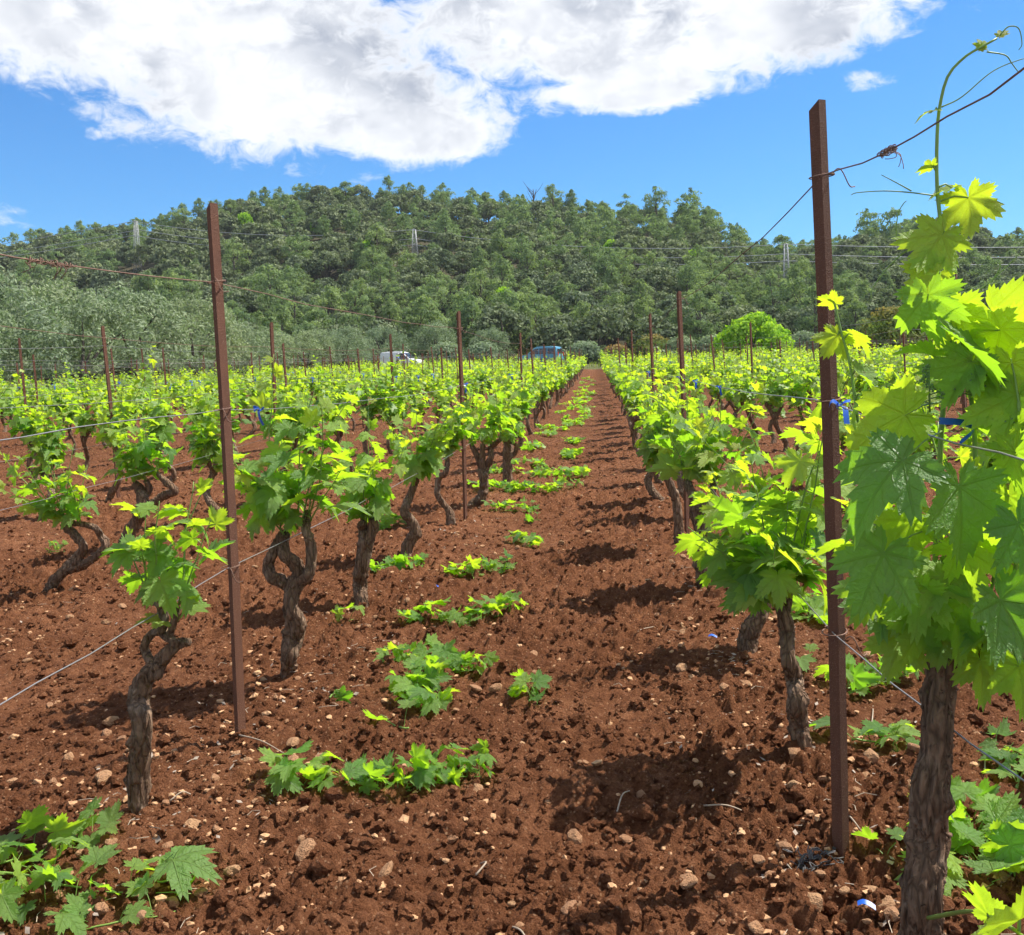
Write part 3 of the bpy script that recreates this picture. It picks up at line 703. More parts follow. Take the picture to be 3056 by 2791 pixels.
def build_tall_vine():
    Y = 1.92
    x, y, limbs = traced(1, Y, [[(2740,3010,150),(2748,2900,138),(2753,2791,134),(2756,2648,124),(2768,2500,122),(2774,2381,118),(2792,2263,108),(2798,2174,104),(2806,2055,98),(2830,1975,84),(2835,1930,60)],
        [(2820,2000,60,-.0),(2880,1950,54,-.02),(2940,1955,46,-.05),(2972,1958,40,-.06)], [(2800,2050,60,.02),(2785,1990,48,.03),(2790,1955,34,.03)]], seed=21, wob=.012)
    z0 = gz(x, y)-.012; O = np.array((x, y, z0)); loc = lambda px, py, Yd=Y: np.array(at(px, py, Yd))-O
    root = empty('grape_vine', (x, y, z0), 'tall grape vine with long shoots tied to wire beside the dark post at right', 'grape vine', VG)
    link('trunk', trunk_mesh(limbs, 21, 60, .005, 'trunk', 130), root)
    shoots = []
    def hand_shoot(pts, r0, r1, mat=M_shoot):
        P = spline(np.array([loc(*p) for p in pts]), 40); g = Geo(); g.tube(P, np.linspace(r0, r1, 40), 8)
        o = link('shoot', g.mesh('shoot', [mat]), root); return o
    s1 = hand_shoot([(2805,1930,1.92),(2798,1830,1.90),(2790,1700,1.88),(2800,1500,1.87),(2812,1250,1.86),(2836,1050,1.86),(2852,900,1.87),(2830,760,1.88),(2806,650,1.89),(2796,540,1.90),(2797,400,1.91),(2806,310,1.92),(2830,225,1.92),(2880,170,1.92),(2930,140,1.92),(2975,115,1.92)], .0056, .0022)
    s2 = hand_shoot([(2940,1950,1.86),(2925,1800,1.84),(2918,1600,1.83),(2912,1400,1.83),(2905,1250,1.83),(2885,1100,1.83),(2868,1000,1.84),(2850,900,1.85)], .0056, .0034)
    s3 = hand_shoot([(2790,1960,1.95),(2740,1880,1.93),(2660,1760,1.9),(2600,1500,1.92),(2560,1250,1.96),(2535,1080,1.98),(2510,990,1.99),(2490,905,2.0),(2478,880,2.0)], .0044, .0018)
    s4 = hand_shoot([(2965,1955,1.84),(3000,1880,1.78),(3030,1700,1.74),(3050,1400,1.72),(3040,1200,1.72)], .0046, .003)
    s5 = hand_shoot([(2770,2740,1.85),(2900,2720,1.55),(3000,2760,1.2),(3060,2800,1.05)], .004, .002)
    # big leaves: stem, petiole joint (px, py, depth), tip direction on the picture, lean of the tip in depth, upper-side direction (x, y, z), size, age
    BIG = [
      (s1, (2800,815,1.85), (-.75,.55), .0, (.55,.62,.45), .085, .85), (s1, (2845,930,1.83), (.35,.6), .0, (.5,.66,.5), .10, .7), (s2, (2985,985,1.78), (.7,.5), .05, (.55,.62,.5), .12, .75), (s2, (2900,1080,1.79), (-.5,.8), .0, (-.2,-.4,.8), .10, .3),
      (s4, (3035,1180,1.73), (-.2,.9), .0, (.5,.6,.5), .115, .7), (s4, (3010,1480,1.70), (.1,1.), .0, (.45,.6,.5), .11, .55), (s4, (3040,1990,1.70), (.2,.8), .0, (.4,.5,.6), .09, .5),
      (s1, (2700,1240,1.74), (-.85,.35), .10, (.55,.62,.50), .135, .75),     # large back-lit leaf
      (s1, (2696,1375,1.62), (-.75,.55), -.15, (-.30,-.62,.72), .132, .10),  # dark glossy leaf in front
      (s1, (2862,1450,1.66), (.05,1.), -.18, (.25,-.70,.65), .126, .18),     # big hanging leaf
      (s1, (2638,1650,1.66), (-.45,.80), -.12, (-.25,-.72,.62), .115, .14),  # lower left
      (s2, (2856,1010,1.74), (.62,.45), .05, (-.30,-.30,.90), .135, .18),
      (s2, (2960,930,1.80), (.55,.62), .02, (.62,.70,.35), .125, .75),
      (s4, (3020,1085,1.74), (.2,1.), .05, (.50,.75,.35), .100, .80),
      (s1, (2812,700,1.86), (-.60,.75), -.05, (.52,.66,.40), .096, .85),
      (s1, (2770,880,1.80), (.05,.95), -.05, (-.55,-.55,.60), .10, .3),
      (s1, (2890,590,1.88), (.12,1.), -.05, (.45,.72,.40), .086, .95),
      (s1, (2790,330,1.92), (-1.,.02), .05, (.1,-.2,1.), .034, .9),
      (s1, (2780,500,1.90), (-.9,.15), .0, (.3,.5,.8), .032, .95),
      (s1, (2840,560,1.9), (-.8,.25), .0, (.0,-.2,1.), .045, .85),
      (s3, (2490,905,2.0), (-.6,-.35), .0, (.3,.6,.6), .040, 1.), (s3, (2500,1000,1.99), (-.5,.7), .0, (.5,.6,.5), .058, .95), (s3, (2545,1000,1.98), (.55,.35), .0, (.3,.2,.9), .055, .75),
      (s3, (2560,1110,1.95), (.6,.55), .0, (-.1,-.3,.9), .070, .45), (s3, (2570,1180,1.95), (-.5,.8), .0, (-.2,.2,1.), .075, .4), (s3, (2600,1330,1.86), (-.8,.45), .0, (.5,.6,.5), .085, .7),
      (s1, (2860,1640,1.72), (.65,.7), .0, (.5,.55,.6), .09, .55), (s4, (2985,1790,1.66), (.45,.75), -.1, (.0,-.78,.62), .13, .05), (s4, (3040,1560,1.62), (.35,.9), -.1, (-.1,-.7,.7), .11, .10), (s4, (3030,1350,1.66), (.3,.8), .0, (.4,.5,.7), .1, .4),
      (s3, (2610,1740,1.86), (-.45,.85), .0, (.55,.55,.45), .095, .55), (s1, (2770,1860,1.84), (-.65,.7), .0, (.52,.6,.4), .095, .55), (s3, (2690,1900,1.86), (-.30,.9), .0, (.5,.62,.3), .09, .6),
      (s2, (2925,1970,1.80), (.15,1.), -.05, (.35,.50,.6), .085, .45), (s1, (2740,1760,1.80), (.1,.9), .0, (.45,.6,.4), .09, .5), (s2, (2900,1790,1.76), (-.2,.9), .0, (-.2,-.5,.8), .075, .35),
      (s5, (3045,2745,1.10), (-.80,.40), -.05, (.25,.55,.75), .098, .70), (s5, (2950,2735,1.35), (-.2,-.8), .1, (.1,.3,.9), .05, .6),
      (s4, (3040,1290,1.70), (.5,-.7), .0, (.3,.2,.9), .08, .5), (s2, (2905,1270,1.80), (.8,.5), .1, (.3,.0,.9), .09, .35), (s2, (2930,1120,1.79), (.75,.6), .1, (.45,.6,.6), .085, .7), (s1, (2780,1060,1.83), (-.8,-.2), .05, (.1,.1,1.), .07, .35),
      (s2, (2940,1640,1.78), (.7,.5), .1, (.4,.5,.6), .085, .5), (s1, (2720,1560,1.80), (-.7,.6), .1, (.5,.6,.5), .09, .55), (s1, (2850,1850,1.8), (.3,.8), .05, (.4,.5,.6), .07, .5), (s3, (2650,1480,1.86), (-.9,.2), .05, (.5,.6,.5), .085, .6)]
    RT = [np.array(CR3.col[i][:]) for i in range(3)]
    for i, (st, (px, py, Yd), (tx, ty), td, nr, sz, age) in enumerate(BIG):
        p = loc(px, py, Yd); tip = norm(RT[0]*tx - RT[2]*0 + UP*(-ty) + np.array((0, td, 0)))
        add_leaf(st, leaf_matrix(p, tip, nr, sz), age*.85, True)
        P = np.array([v.co[:] for v in st.data.vertices]); q = P[np.argmin(np.linalg.norm(P-p, axis=1))]
        q = q + UP*0; g = Geo(); g.tube([q, (q+p)/2+UP*.006, p], [.0022, .0018, .0015], 6, cap=False); link('petiole', g.mesh('petiole', [M_shoot]), st)
    rng = np.random.RandomState(77)
    for px, py, Yd, d, L, sz in [(2835,1930,1.92,(-.5,-.2,.8),.26,.10),(2840,1930,1.92,(.0,.5,.9),.45,.10),(2940,1950,1.88,(.6,.2,.9),.40,.10),(2800,1960,1.94,(-.6,.3,.8),.36,.105),(2960,1955,1.86,(.8,-.1,.4),.3,.10),(2800,1960,1.94,(-.2,.6,.9),.5,.1),(2850,1930,1.95,(.3,.4,1.),.55,.10),(2930,1950,1.9,(.3,.5,1.),.6,.11),(2960,1950,1.84,(.5,-.2,1.),.5,.11),(2835,1930,1.92,(-.1,-.4,.9),.4,.105)]:
        sh = make_shoot(rng, loc(px, py, Yd), d, L, sz, age0=.35); o = link('shoot', shoot_mesh(sh), root)
        for M, a in sh['leaves']: add_leaf(o, M, a, True)
    # growing tip, tendrils and flower buds
    for M in (leaf_matrix(loc(2930,140,1.92), norm(-RT[0]*.2+UP), (0, -.6, .5), .02), leaf_matrix(loc(2925,145,1.92), norm(RT[0]*.5+UP*.3), (0, -.6, .5), .018), leaf_matrix(loc(2985,108,1.92), norm(RT[0]*.6+UP*.5), (0, -.5, .6), .02)): add_leaf(s1, M, .95, True)
    for pts in ([(2797,585),(2720,575),(2640,570),(2560,575),(2540,582)], [(2720,570),(2680,548),(2630,522)], [(2798,690),(2720,720),(2690,735),(2675,700),(2680,640),(2695,610),(2705,600)], [(2740,730),(2690,760),(2640,810),(2605,860),(2600,890),(2615,895)],
                [(2810,320),(2870,290),(2960,215),(3040,180),(3090,170)], [(2945,155),(3000,165),(3020,190),(3040,215),(3050,212)], [(2985,105),(3010,80),(3040,85),(3050,130),(3040,150)], [(2850,900),(2930,860),(3000,800),(3050,750)], [(2960,840),(2985,800),(2980,785)]):
        tendril(s1, [loc(px, py, 1.9) for px, py in pts])
    for st, p, d, L, sd in ((s1, loc(2775,1230,1.80), (-.1,-.3,1), .085, 1), (s2, loc(2895,1195,1.79), (.1,-.2,.4), .05, 2), (s2, loc(2960,1170,1.77), (.5,-.1,.3), .05, 3), (s4, loc(2990,1290,1.74), (.6,-.2,.3), .07, 4), (s2, loc(2940,1250,1.78), (.7,-.1,.5), .06, 5)):
        flower_cluster(st, p, d, L, sd)
    return O, root
TALL_O, tall_root = build_tall_vine()

# ------------------------------------------------------------------ all other vines
KMIN, KMAX, Y_END = -10, 16, 81.0
XR = lambda k: ROW0 + k*PITCH_X
VARS = []
for i in range(9):
    rng = np.random.RandomState(300+i); limbs, heads = generic_trunk(rng); VARS.append((limbs, generic_shoots(rng, heads, rng.uniform(.9, 1.15))))
ME_TRUNK = [trunk_mesh(l, 500+i, 9, .03) for i, (l, s) in enumerate(VARS)]
ME_FOL = []
for i, (l, s) in enumerate(VARS):
    rng = np.random.RandomState(900+i); ME_FOL.append(foliage_geo(s, rng, LEAF2, mul=1.06).mesh('foliage', [M_leaf_far, M_shoot], True, True, 'age'))
START = {0: 11.6, 1: 7.75, -1: 8.1, 2: 6.0, -2: 8.3}
def vine_spots():
    rng = np.random.RandomState(5); S = []
    for k in range(KMIN, KMAX+1):
        y = START.get(k, 4.0 + rng.uniform(0, 1.2))
        while y < Y_END:
            x = XR(k) + rng.normal(0, .045); yy = y + rng.normal(0, .07); y += 1.22
            if rng.rand() < .03: continue
            if in_frame((x, yy, .6), 130): S.append((math.hypot(x, yy), k, x, yy))
    S.sort(); return S
spots = vine_spots(); far_vines = []
NEAR_LEAVES = 3000
def build_vines():
    rng = np.random.RandomState(17); n_ind = 0
    for i, (d, k, x, y) in enumerate(spots):
        rz = rng.uniform(0, 6.28); s = rng.uniform(.90, 1.14); v = rng.randint(len(VARS)); tlt = rng.normal(0, .06, 2)
        if LEAF_N[0] < NEAR_LEAVES:
            r2 = np.random.RandomState(2000+i); limbs, heads = generic_trunk(r2)
            build_vine(x, y, limbs, generic_shoots(r2, heads, r2.uniform(.9, 1.1)), 2000+i, k, False, .02, 11)
        elif len(vine_roots) < 299:
            root = empty('grape_vine', (x, y, gz(x, y)-.01), None, 'grape vine', VG); root.rotation_euler = (tlt[0], tlt[1], rz); root.scale = (s, s, s)
            link('trunk', ME_TRUNK[v], root); f = link('foliage', ME_FOL[v], root); f['kind'] = 'stuff'
            vine_roots.append((root, k, y))
        else: far_vines.append((x, y, rz, s, v))
    # the rest, far down the rows, as one mass
    g = Geo(); pre = []
    for j, (limbs, sh) in enumerate(VARS):
        r2 = np.random.RandomState(60+j); q = foliage_geo(sh, r2, LEAF3, .75, 1.22); t = Geo()
        for L in limbs: S_ = spline(L, 6); t.tube(S_[:, :3], S_[:, 3], 5)
        pre.append((np.concatenate(q.v), np.concatenate(q.t), np.concatenate(q.at), np.concatenate(t.v), np.concatenate(t.q)))
    for x, y, rz, s, v in far_vines:
        fv, ft, fa, tv, tq = pre[v]; c, n = math.cos(rz), math.sin(rz); Rm = np.array(((c, -n, 0), (n, c, 0), (0, 0, 1)))*s; z = float(ground_z(np.array([x]), np.array([y]), False)[0])
        g.add(fv @ Rm.T + (x, y, z), None, ft, 0, None, fa); g.add(tv @ Rm.T + (x, y, z), tq, None, 1)
    o = link('distant_vines', g.mesh('distant_vines', [M_leaf_far, M_bark], True, True, 'age')); tag(o, 'green mass of distant grape vines along the far ends of the rows', 'vines', None, 'stuff')
    cnt = {}
    for root, k, y in sorted(vine_roots, key=lambda q: q[2]):
        cnt[k] = cnt.get(k, 1 if k == 1 else 0) + 1
        root['label'] = 'gnarled grape vine, %s from the front in %s' % (ordinal(cnt[k]), ROWNAME(k))
    print('vines', len(vine_roots), 'far', len(far_vines), 'leaves', LEAF_N[0])
build_vines()

# ------------------------------------------------------------------ steel posts
def post_mesh(h, w, w2, t=.005, cut=.02, name='steel_post'):
    """angle iron: two flanges, rolled fillet, top cut aslant"""
    prof = [(0, 0), (w, 0), (w, t), (t*1.6, t), (t, t*1.6), (t, w2), (0, w2)]
    g = Geo(); zs = [-.25, h*.3, h*.6, None]; V = []; bend = (0, .006, .005, -.004)
    for q, z in enumerate(zs):
        for (a, b) in prof: V.append((a-w*.3+bend[q], b-w2*.3-bend[q]*.6, z if z is not None else h - cut*(b/w2) ))
    n = len(prof); Q = [(i*n+j, i*n+(j+1) % n, (i+1)*n+(j+1) % n, (i+1)*n+j) for i in range(3) for j in range(n)]
    T = [(21, 22, 23), (21, 23, 24), (21, 24, 25), (21, 25, 26), (21, 26, 21+0)][:4]
    g.add(V, Q, T); return g.mesh(name, [M_rust], False)
PW = (.034, .020)
ME_POST = {}
posts = []; PG = 'rusty steel trellis posts'
def put_post(foot, top, k, rot, w=PW):
    foot = Vector(foot); top = Vector(top); h = round((top-foot).length, 2)
    key = (round(h*20)/20, *w)
    if key not in ME_POST: ME_POST[key] = post_mesh(key[0], *w)
    o = link('steel_post', ME_POST[key]); d = (top-foot).normalized()
    o.rotation_mode = 'QUATERNION'; o.rotation_quaternion = Vector((0, 0, 1)).rotation_difference(d) @ Euler((0, 0, rot)).to_quaternion()
    o.location = foot; o.scale = (1, 1, (top-foot).length/key[0]); tag(o, None, 'post', PG); posts.append((o, k, foot.y, foot, top)); return o
def foot_at(px, py):
    d = ray(px, py); t = -(EYE-.0)/d.z; return Vector((d.x*t, d.y*t, 0))
def traced_post(base, top, k, rot, w=PW):
    f = foot_at(*base); f.z = gz(f.x, f.y)-.01; t_ = at(top[0], top[1], f.y); put_post(f, t_, k, rot, w); return f
ROT0 = R_(-142)     # the corner of the angle points back, both flanges show to the camera side
def build_posts():
    rng = np.random.RandomState(31)
    traced_post((714, 2206), (634, 606), 0, R_(64), (.035, .018)); traced_post((1388, 1546), (1369, 928), 0, R_(62)); traced_post((1560, 1334), (1553, 993), 0, R_(60))
    traced_post((352, 1482), (306, 973), -2, R_(60)); traced_post((828, 1480), (810, 962), -1, R_(60)); traced_post((356, 1300), (331, 1040), -3, R_(60))
    traced_post((2509, 2547), (2446, 300), 1, R_(28), (.022, .038)); traced_post((2049, 1592), (2027, 869), 1, R_(45))
    first = {0: 19.0, 1: 12.1, -1: 14.6, -2: 15.3, -3: 25.0, -4: 14.3, 2: 6.5}
    for k in range(KMIN, KMAX+1):
        y = first.get(k, 3.0 + rng.uniform(0, 4.8))
        while y < Y_END:
            x = XR(k) + rng.normal(0, .03); yy = y + rng.normal(0, .15); y += 4.85
            if not in_frame((x, yy, 1.0), 60): continue
            z = gz(x, yy); h = rng.uniform(1.66, 1.96); ln = rng.normal(-.022, .022, 2)
            put_post((x, yy, z-.01), (x+ln[0]*h, yy+ln[1]*h*.5, z+h), k, R_(rng.choice([60, 50, 40])))
    cnt = {}
    for o, k, y, f, t_ in sorted(posts, key=lambda p: p[2]):
        cnt[k] = cnt.get(k, 0)+1; o['label'] = 'rusty steel post, %s from the front in %s' % (ordinal(cnt[k]), ROWNAME(k))
build_posts()

# ------------------------------------------------------------------ trellis wires
WZ = {'top': 1.62, 'middle': 1.17, 'low': .62}
wire_pts = {}
def build_wires():
    rng = np.random.RandomState(37)
    for k in range(KMIN, KMAX+1):
        ps = sorted([p for p in posts if p[1] == k], key=lambda p: p[2])
        if not ps: continue
        y0 = max(.9, ps[0][2]-4.85)
        for nm, z in WZ.items():
            if nm == 'low' and (k < -3 or k > 1): continue
            if nm == 'middle' and (k < -7 or k > 6): continue
            zz = z + (.13 if (k == 1 and nm == 'top') else 0)
            N = [(XR(k)+(.20 if k == 1 and nm == 'low' else 0), y0, zz-.02)]
            for o, _, y, f, t_ in ps:
                hh = zz + rng.normal(0, .02); fr = min(.97, hh/(t_.z-f.z)); q = f.lerp(t_, fr); N.append((q.x-.004, q.y-.024, q.z))
            P = []
            for a, b in zip(N[:-1], N[1:]):
                a, b = np.array(a), np.array(b); L = np.linalg.norm(b-a); m = 10 if a[1] < 14 else 4; sag = rng.uniform(.008, .035) if nm != 'top' else rng.uniform(.02, .05)
                if k == 0 and nm == 'middle' and a[1] < 3: sag = -.01
                for i in range(m):
                    f = i/m; p = a*(1-f)+b*f; p[2] -= sag*4*f*(1-f); p += rng.normal(0, .0025, 3)*(0 < i); P.append(p)
            P.append(np.array(N[-1])); P = np.array(P)
            r = .0018 if abs(k) < 3 else .0030
            g = Geo(); g.tube(P, r, 5 if abs(k) < 3 else 3, cap=False)
            o = link('trellis_wire', g.mesh('trellis_wire', [M_oldwire if nm == 'top' and abs(k) < 2 else M_wire])); tag(o, '%s trellis wire of %s' % (nm, ROWNAME(k)), 'wire', 'trellis wires'); wire_pts[(k, nm)] = P
            if k in (0, 1):      # twisted ends around the posts
                for pi, (po, _, y, f, t_) in enumerate(ps[:3]):
                    q = np.array(N[pi+1]); t = np.linspace(0, 1, 26); ang = t*2*np.pi*1.6; rad = .034
                    loop = np.stack([q[0]+.004+rad*np.sin(ang)*.9, q[1]+.024-rad*np.cos(ang), q[2]+.006*t+.004*np.sin(9*t)], 1)
                    tail = np.stack([q[0]+.02+.05*t, q[1]-.03-.02*np.sin(3*t), q[2]-.045*t**1.5+.012*np.sin(7*t)], 1)
                    g = Geo(); g.tube(loop, .0017, 5, cap=False); g.tube(tail, .0015, 5); link('tie_wire', g.mesh('tie_wire', [M_oldwire]), o)
            if nm == 'top' and k in (0, 1):   # splice with loose ends
                Yc = 2.2 if k == 0 else 1.98
                i0 = int(np.argmin(np.abs(P[:, 1]-Yc))); ctr = np.array([np.interp(Yc, P[:, 1], P[:, c]) for c in range(3)]); dirv = norm(P[min(i0+1, len(P)-1)]-P[i0-1] if i0 else P[1]-P[0])
                g = Geo(); Ls = .20 if k == 0 else .09; t = np.linspace(-.5, .5, 90)
                for ph, rr in ((0, .0045), (2.2, .006)):
                    hel = ctr + dirv*(t*Ls)[:, None] + np.stack([np.cos(t*60+ph)*rr*(1+.5*np.sin(t*31)), 0*t, np.sin(t*60+ph)*rr*(1+.5*np.sin(t*23))], 1); g.tube(hel, .0014 if k == 0 else .0010, 4, cap=False)
                for j in range(7 if k == 0 else 3):
                    s = ctr + dirv*rng.uniform(-.5, .5)*Ls; e = rng.normal(0, 1, 3)*(.5, .3, .4)-UP*.9; e = norm(e)*rng.uniform(.02, .055); c = norm(np.cross(e, dirv))*.014
                    g.tube(spline(np.array([s, s+e*.4+c, s+e*.8+c*.5, s+e]), 12), .0012 if k == 0 else .0008, 4)
                link('splice', g.mesh('splice', [M_oldwire]), o)
build_wires()

# ------------------------------------------------------------------ blue plastic ties
def ribbon(g, P, w, wd):
    P = spline(np.array(P), 14); wd = norm(wd)*w/2; V = np.concatenate([P-wd, P+wd, P-wd+(0.0006, .0006, .0006), P+wd+(0.0006, .0006, .0006)]); n = len(P)
    Q = [(i, i+1, n+i+1, n+i) for i in range(n-1)]+[(2*n+i, 3*n+i, 3*n+i+1, 2*n+i+1) for i in range(n-1)]; g.add(V, Q)
def tie_mesh(seed):
    rng = np.random.RandomState(seed); g = Geo(); t = np.linspace(0, 6.5, 14)
    ribbon(g, np.stack([.012*np.cos(t), .006*t-.02, .012*np.sin(t)], 1), .014, (0, 1, .15))
    a = rng.uniform(-.02, .02)
    ribbon(g, [(0, 0, 0), (.018, -.012, -.015), (.018+a*.4, -.016, -.045), (.020+a*.5, -.014, -.080)], .022, (1, .3, .1))
    ribbon(g, [(0, 0, 0), (-.02, -.012, .016), (-.034, -.016, .010), (-.040, -.012, -.006)], .016, (.2, .3, 1))
    ribbon(g, [(0, 0, 0), (.02, -.012, .012), (.04, -.012, .016)], .016, (.2, .6, 1)); return g.mesh('blue_tie', [M_tie])
def build_ties():
    ME = [tie_mesh(i) for i in range(4)]; rng = np.random.RandomState(41); n = 0
    L = [(0, 'middle', 3.55, 1.0), (0, 'middle', 8.2, 1.1), (0, 'middle', 12.9, 1.1), (1, 'middle', 2.38, .8), (1, 'middle', 4.8, .65), (1, 'middle', 6.1, .75), (1, 'middle', 7.3, .8), (1, 'middle', 12.6, 1.0)]
    for k in (-1, -2, -3, -4, -5, -6, 2, 3):
        for j in range(5 if k < 0 else 2): L.append((k, 'middle', rng.uniform(12, 38), rng.uniform(1.2, 1.7)))
    L.sort(key=lambda q: q[2]); cnt = {}
    for k, nm, y, s in L:
        P = wire_pts[(k, nm)]; q = [np.interp(y, P[:, 1], P[:, c]) for c in range(3)]; cnt[k] = cnt.get(k, 0)+1
        o = link('blue_tie', ME[n % 4], None, q); s *= .78; o.scale = (s, s, s); o.rotation_euler = (rng.normal(0, .2), 0, rng.normal(0, .5)); n += 1
        tag(o, 'blue tie, %s from the front in %s' % (ordinal(cnt[k]), ROWNAME(k)), 'tie', 'blue ties on the trellis wires')
    # tie round the shoot of the tall vine: a dark blue band
    g = Geo(); c = np.array(at(2912, 1275, 1.83)); t = np.linspace(0, 6.4, 16)
    ribbon(g, c+np.stack([.010*np.cos(t), .010*np.sin(t), .002*t], 1), .012, (0, 0, 1)); ribbon(g, [c, c+(-.03, -.01, .01), c+(-.07, -.012, .014)], .012, (0, .2, 1)); ribbon(g, [c, c+(-.012, -.012, -.01), c+(-.035, -.014, -.028)], .013, (.5, .2, 1))
    o = link('blue_tie', g.mesh('blue_tie', [M_tie])); tag(o, 'dark blue band tied round the shoot of the tall vine at right', 'tie', 'blue ties on the trellis wires')
build_ties()

# ------------------------------------------------------------------ cut shoots lying on the soil
def cutting(rng, L, nl, size, curve=.6, zspread=.03, straight=None):
    a = rng.uniform(0, 6.28) if straight is None else straight; P = [np.array((0, 0, .012))]; n = 12
    for i in range(n):
        a += rng.normal(0, curve*.25); P.append(P[-1]+np.array((math.cos(a), math.sin(a), 0))*L/n+UP*rng.normal(0, .003))
    P = np.array(P); P -= P.mean(0)*(1, 1, 0); P[:, 2] = np.maximum(P[:, 2], .008); leaves, pet = [], []
    for i in range(nl):
        f = (i+.3)/nl; q = np.array([np.interp(f*n, np.arange(n+1), P[:, c]) for c in range(3)]); b = a + (1 if i % 2 else -1)*rng.uniform(.6, 1.9)
        out = np.array((math.cos(b), math.sin(b), 0)); sz = size*rng.uniform(.6, 1.15)*(1-.35*f); p = q+out*sz*rng.uniform(.3, .7)+UP*rng.uniform(.012, zspread+.05)
        tip = norm(out + UP*rng.uniform(-.25, .35) + rng.normal(0, .3, 3)*(1, 1, .3)); nr = UP*.9 + SUNV*.2 + rng.normal(0, .60, 3)
        if rng.rand() < .25: nr = -nr*np.array((1, 1, .9))
        leaves.append((leaf_matrix(p, tip, nr, sz), float(np.clip(rng.normal(.36, .16), .02, .9)))); pet.append((q, (p+q)/2+UP*.01, p))
    return dict(path=P, leaves=leaves, pet=pet, r=.0035)
CG = 'leafy shoots cut off and dropped on the soil'
CUTS = [ # px, py, length, leaves, leaf size, turn, label
 (1080,2335,.62,20,.075,.05,'long row of leafy cuttings on the soil in front of the first steel post'),
 (1330,2300,.30,13,.080,.4,'heap of pale green cut leaves at the path end of the long cutting'),
 (1330,2010,.42,18,.082,.9,'large tangled heap of cut shoots on the soil right of the forked vine'),
 (1250,2080,.30,9,.090,2.2,'broad cut leaves lying at the foot of the tangled heap'),
 (1280,1975,.40,14,.075,-.3,'upper part of the tangled heap of cut shoots beside the path'),
 (1585,2060,.16,5,.080,1.2,'small three leaved cutting standing apart in the middle of the path'),
 (1000,2095,.10,1,.100,1.9,'single cut leaf lying on the soil beside the forked vine'),
 (1180,2155,.14,2,.095,2.8,'flat pale cut leaf in front of the tangled heap'),
 (1310,1850,.40,11,.085,.1,'cut shoot lying left of the path in line with the third vine'),
 (1480,1820,.36,12,.085,.5,'brighter cut shoot at the path edge in line with the third vine'),
 (1030,1845,.10,3,.07,.4,'tiny cutting at the foot of the third vine of the left row'),
 (1190,1700,.40,16,.09,.3,'leafy cut shoot leaning against the fourth vine trunk'),
 (1430,1700,.44,17,.085,.6,'cut shoot on the soil between the fourth vine and the path'),
 (1170,1575,.36,12,.09,.1,'bright cutting behind the third vine trunk'),
 (1570,1610,.30,10,.08,-.6,'cutting on the path left half, beyond the heap of two shoots'),
 (1530,1520,.44,13,.08,.0,'low line of cut leaves across the path edge near the fifth vine'),
 (1590,1462,.62,24,.085,.1,'wide mat of cut leaves beside the sixth vine of the left row'),
 (1480,1460,.5,16,.09,.2,'cut leaves at the foot of the sixth vine of the left row'),
 (1590,1548,.14,3,.07,.3,'small cut leaf on the soil below the low line of cut leaves'),
 (1500,1412,.42,14,.09,.2,'cutting in front of the seventh vine of the left row'), (1620,1415,.45,13,.09,.3,'cutting across the path from the seventh vine'), (1690,1450,.3,8,.08,.1,'cutting nearest the middle of the path beside the wide mat'),
 (2420,1830,.36,13,.090,1.3,'cut shoot on the soil behind the dark post of the right row'), (2620,2030,.40,13,.085,.4,'cutting between the dark post and the tall vine trunk'), (2630,2230,.22,5,.085,.2,'three leaf cutting on stones right of the dark post'),
 (2910,2540,.42,14,.120,.8,'large leafy cuttings on the soil right of the tall vine trunk'), (3010,2290,.34,8,.085,1.1,'cutting at the right edge above the large leafy cuttings'), (2400,1995,.12,2,.08,.8,'two bright leaves at the foot of the vine behind the dark post'),
 (2640,2560,.06,2,.06,1.5,'tiny upright seedling between the dark post and the tall trunk'),
 (90,2560,.45,11,.088,.6,'pile of large cut leaves at the lower left corner'), (250,2660,.60,6,.080,.25,'long cut shoot trailing right from the pile at lower left'), (60,2720,.36,7,.085,.2,'cut leaves at the very bottom of the left corner'),
 (520,2640,.16,2,.105,.35,'big folded leaf at the tip of the trailing cut shoot'), (165,1640,.14,5,.06,.8,'small sprig at the foot of the leaning vine by the left edge'), (330,2760,.3,4,.10,.2,'glossy cut leaf at the bottom edge near the left corner')]
def build_cuts():
    for i, (px, py, L, nl, sz, a, lab) in enumerate(CUTS):
        rng = np.random.RandomState(700+i); f = foot_at(px, py); root = empty('cut_shoot', (f.x, f.y, gz(f.x, f.y)), lab, 'cutting', CG); sh = cutting(rng, L, int(nl*1.7) if nl > 4 else nl, sz*1.05, straight=a)
        # settle every leaf on the uneven soil
        for M, _ in sh['leaves']: M[2, 3] += gz(f.x+M[0, 3], f.y+M[1, 3])-root.location.z
        s = link('stem', shoot_mesh(sh), root)
        for M, age in sh['leaves']: add_leaf(s, M, age, f.y < 4)
    rng = np.random.RandomState(800); ME = []
    for i in range(7):
        sh = cutting(rng, rng.uniform(.25, .5), rng.randint(14, 24), .095); ME.append(foliage_geo([sh], rng, LEAF2).mesh('cut_shoot', [M_leaf_far, M_shoot], True, True, 'age'))
    y = 11.0; n = 0
    while y < 62:
        for _ in range(2 if y < 40 else 1):
            x = rng.uniform(-1.05, -.25); yy = y+rng.uniform(-.3, .3); n += 1
            o = link('cut_shoot', ME[rng.randint(7)], None, (x, yy, gz(x, yy)+.005)); o.rotation_euler = (0, 0, rng.uniform(0, 6.28)); s = rng.uniform(.7, 1.15); o.scale = (s, s, s)
            tag(o, 'cut leaves along the left half of the path, %s such heap from the front' % ordinal(n), 'cutting', CG)
        y += .80*(1+y/28)
build_cuts()

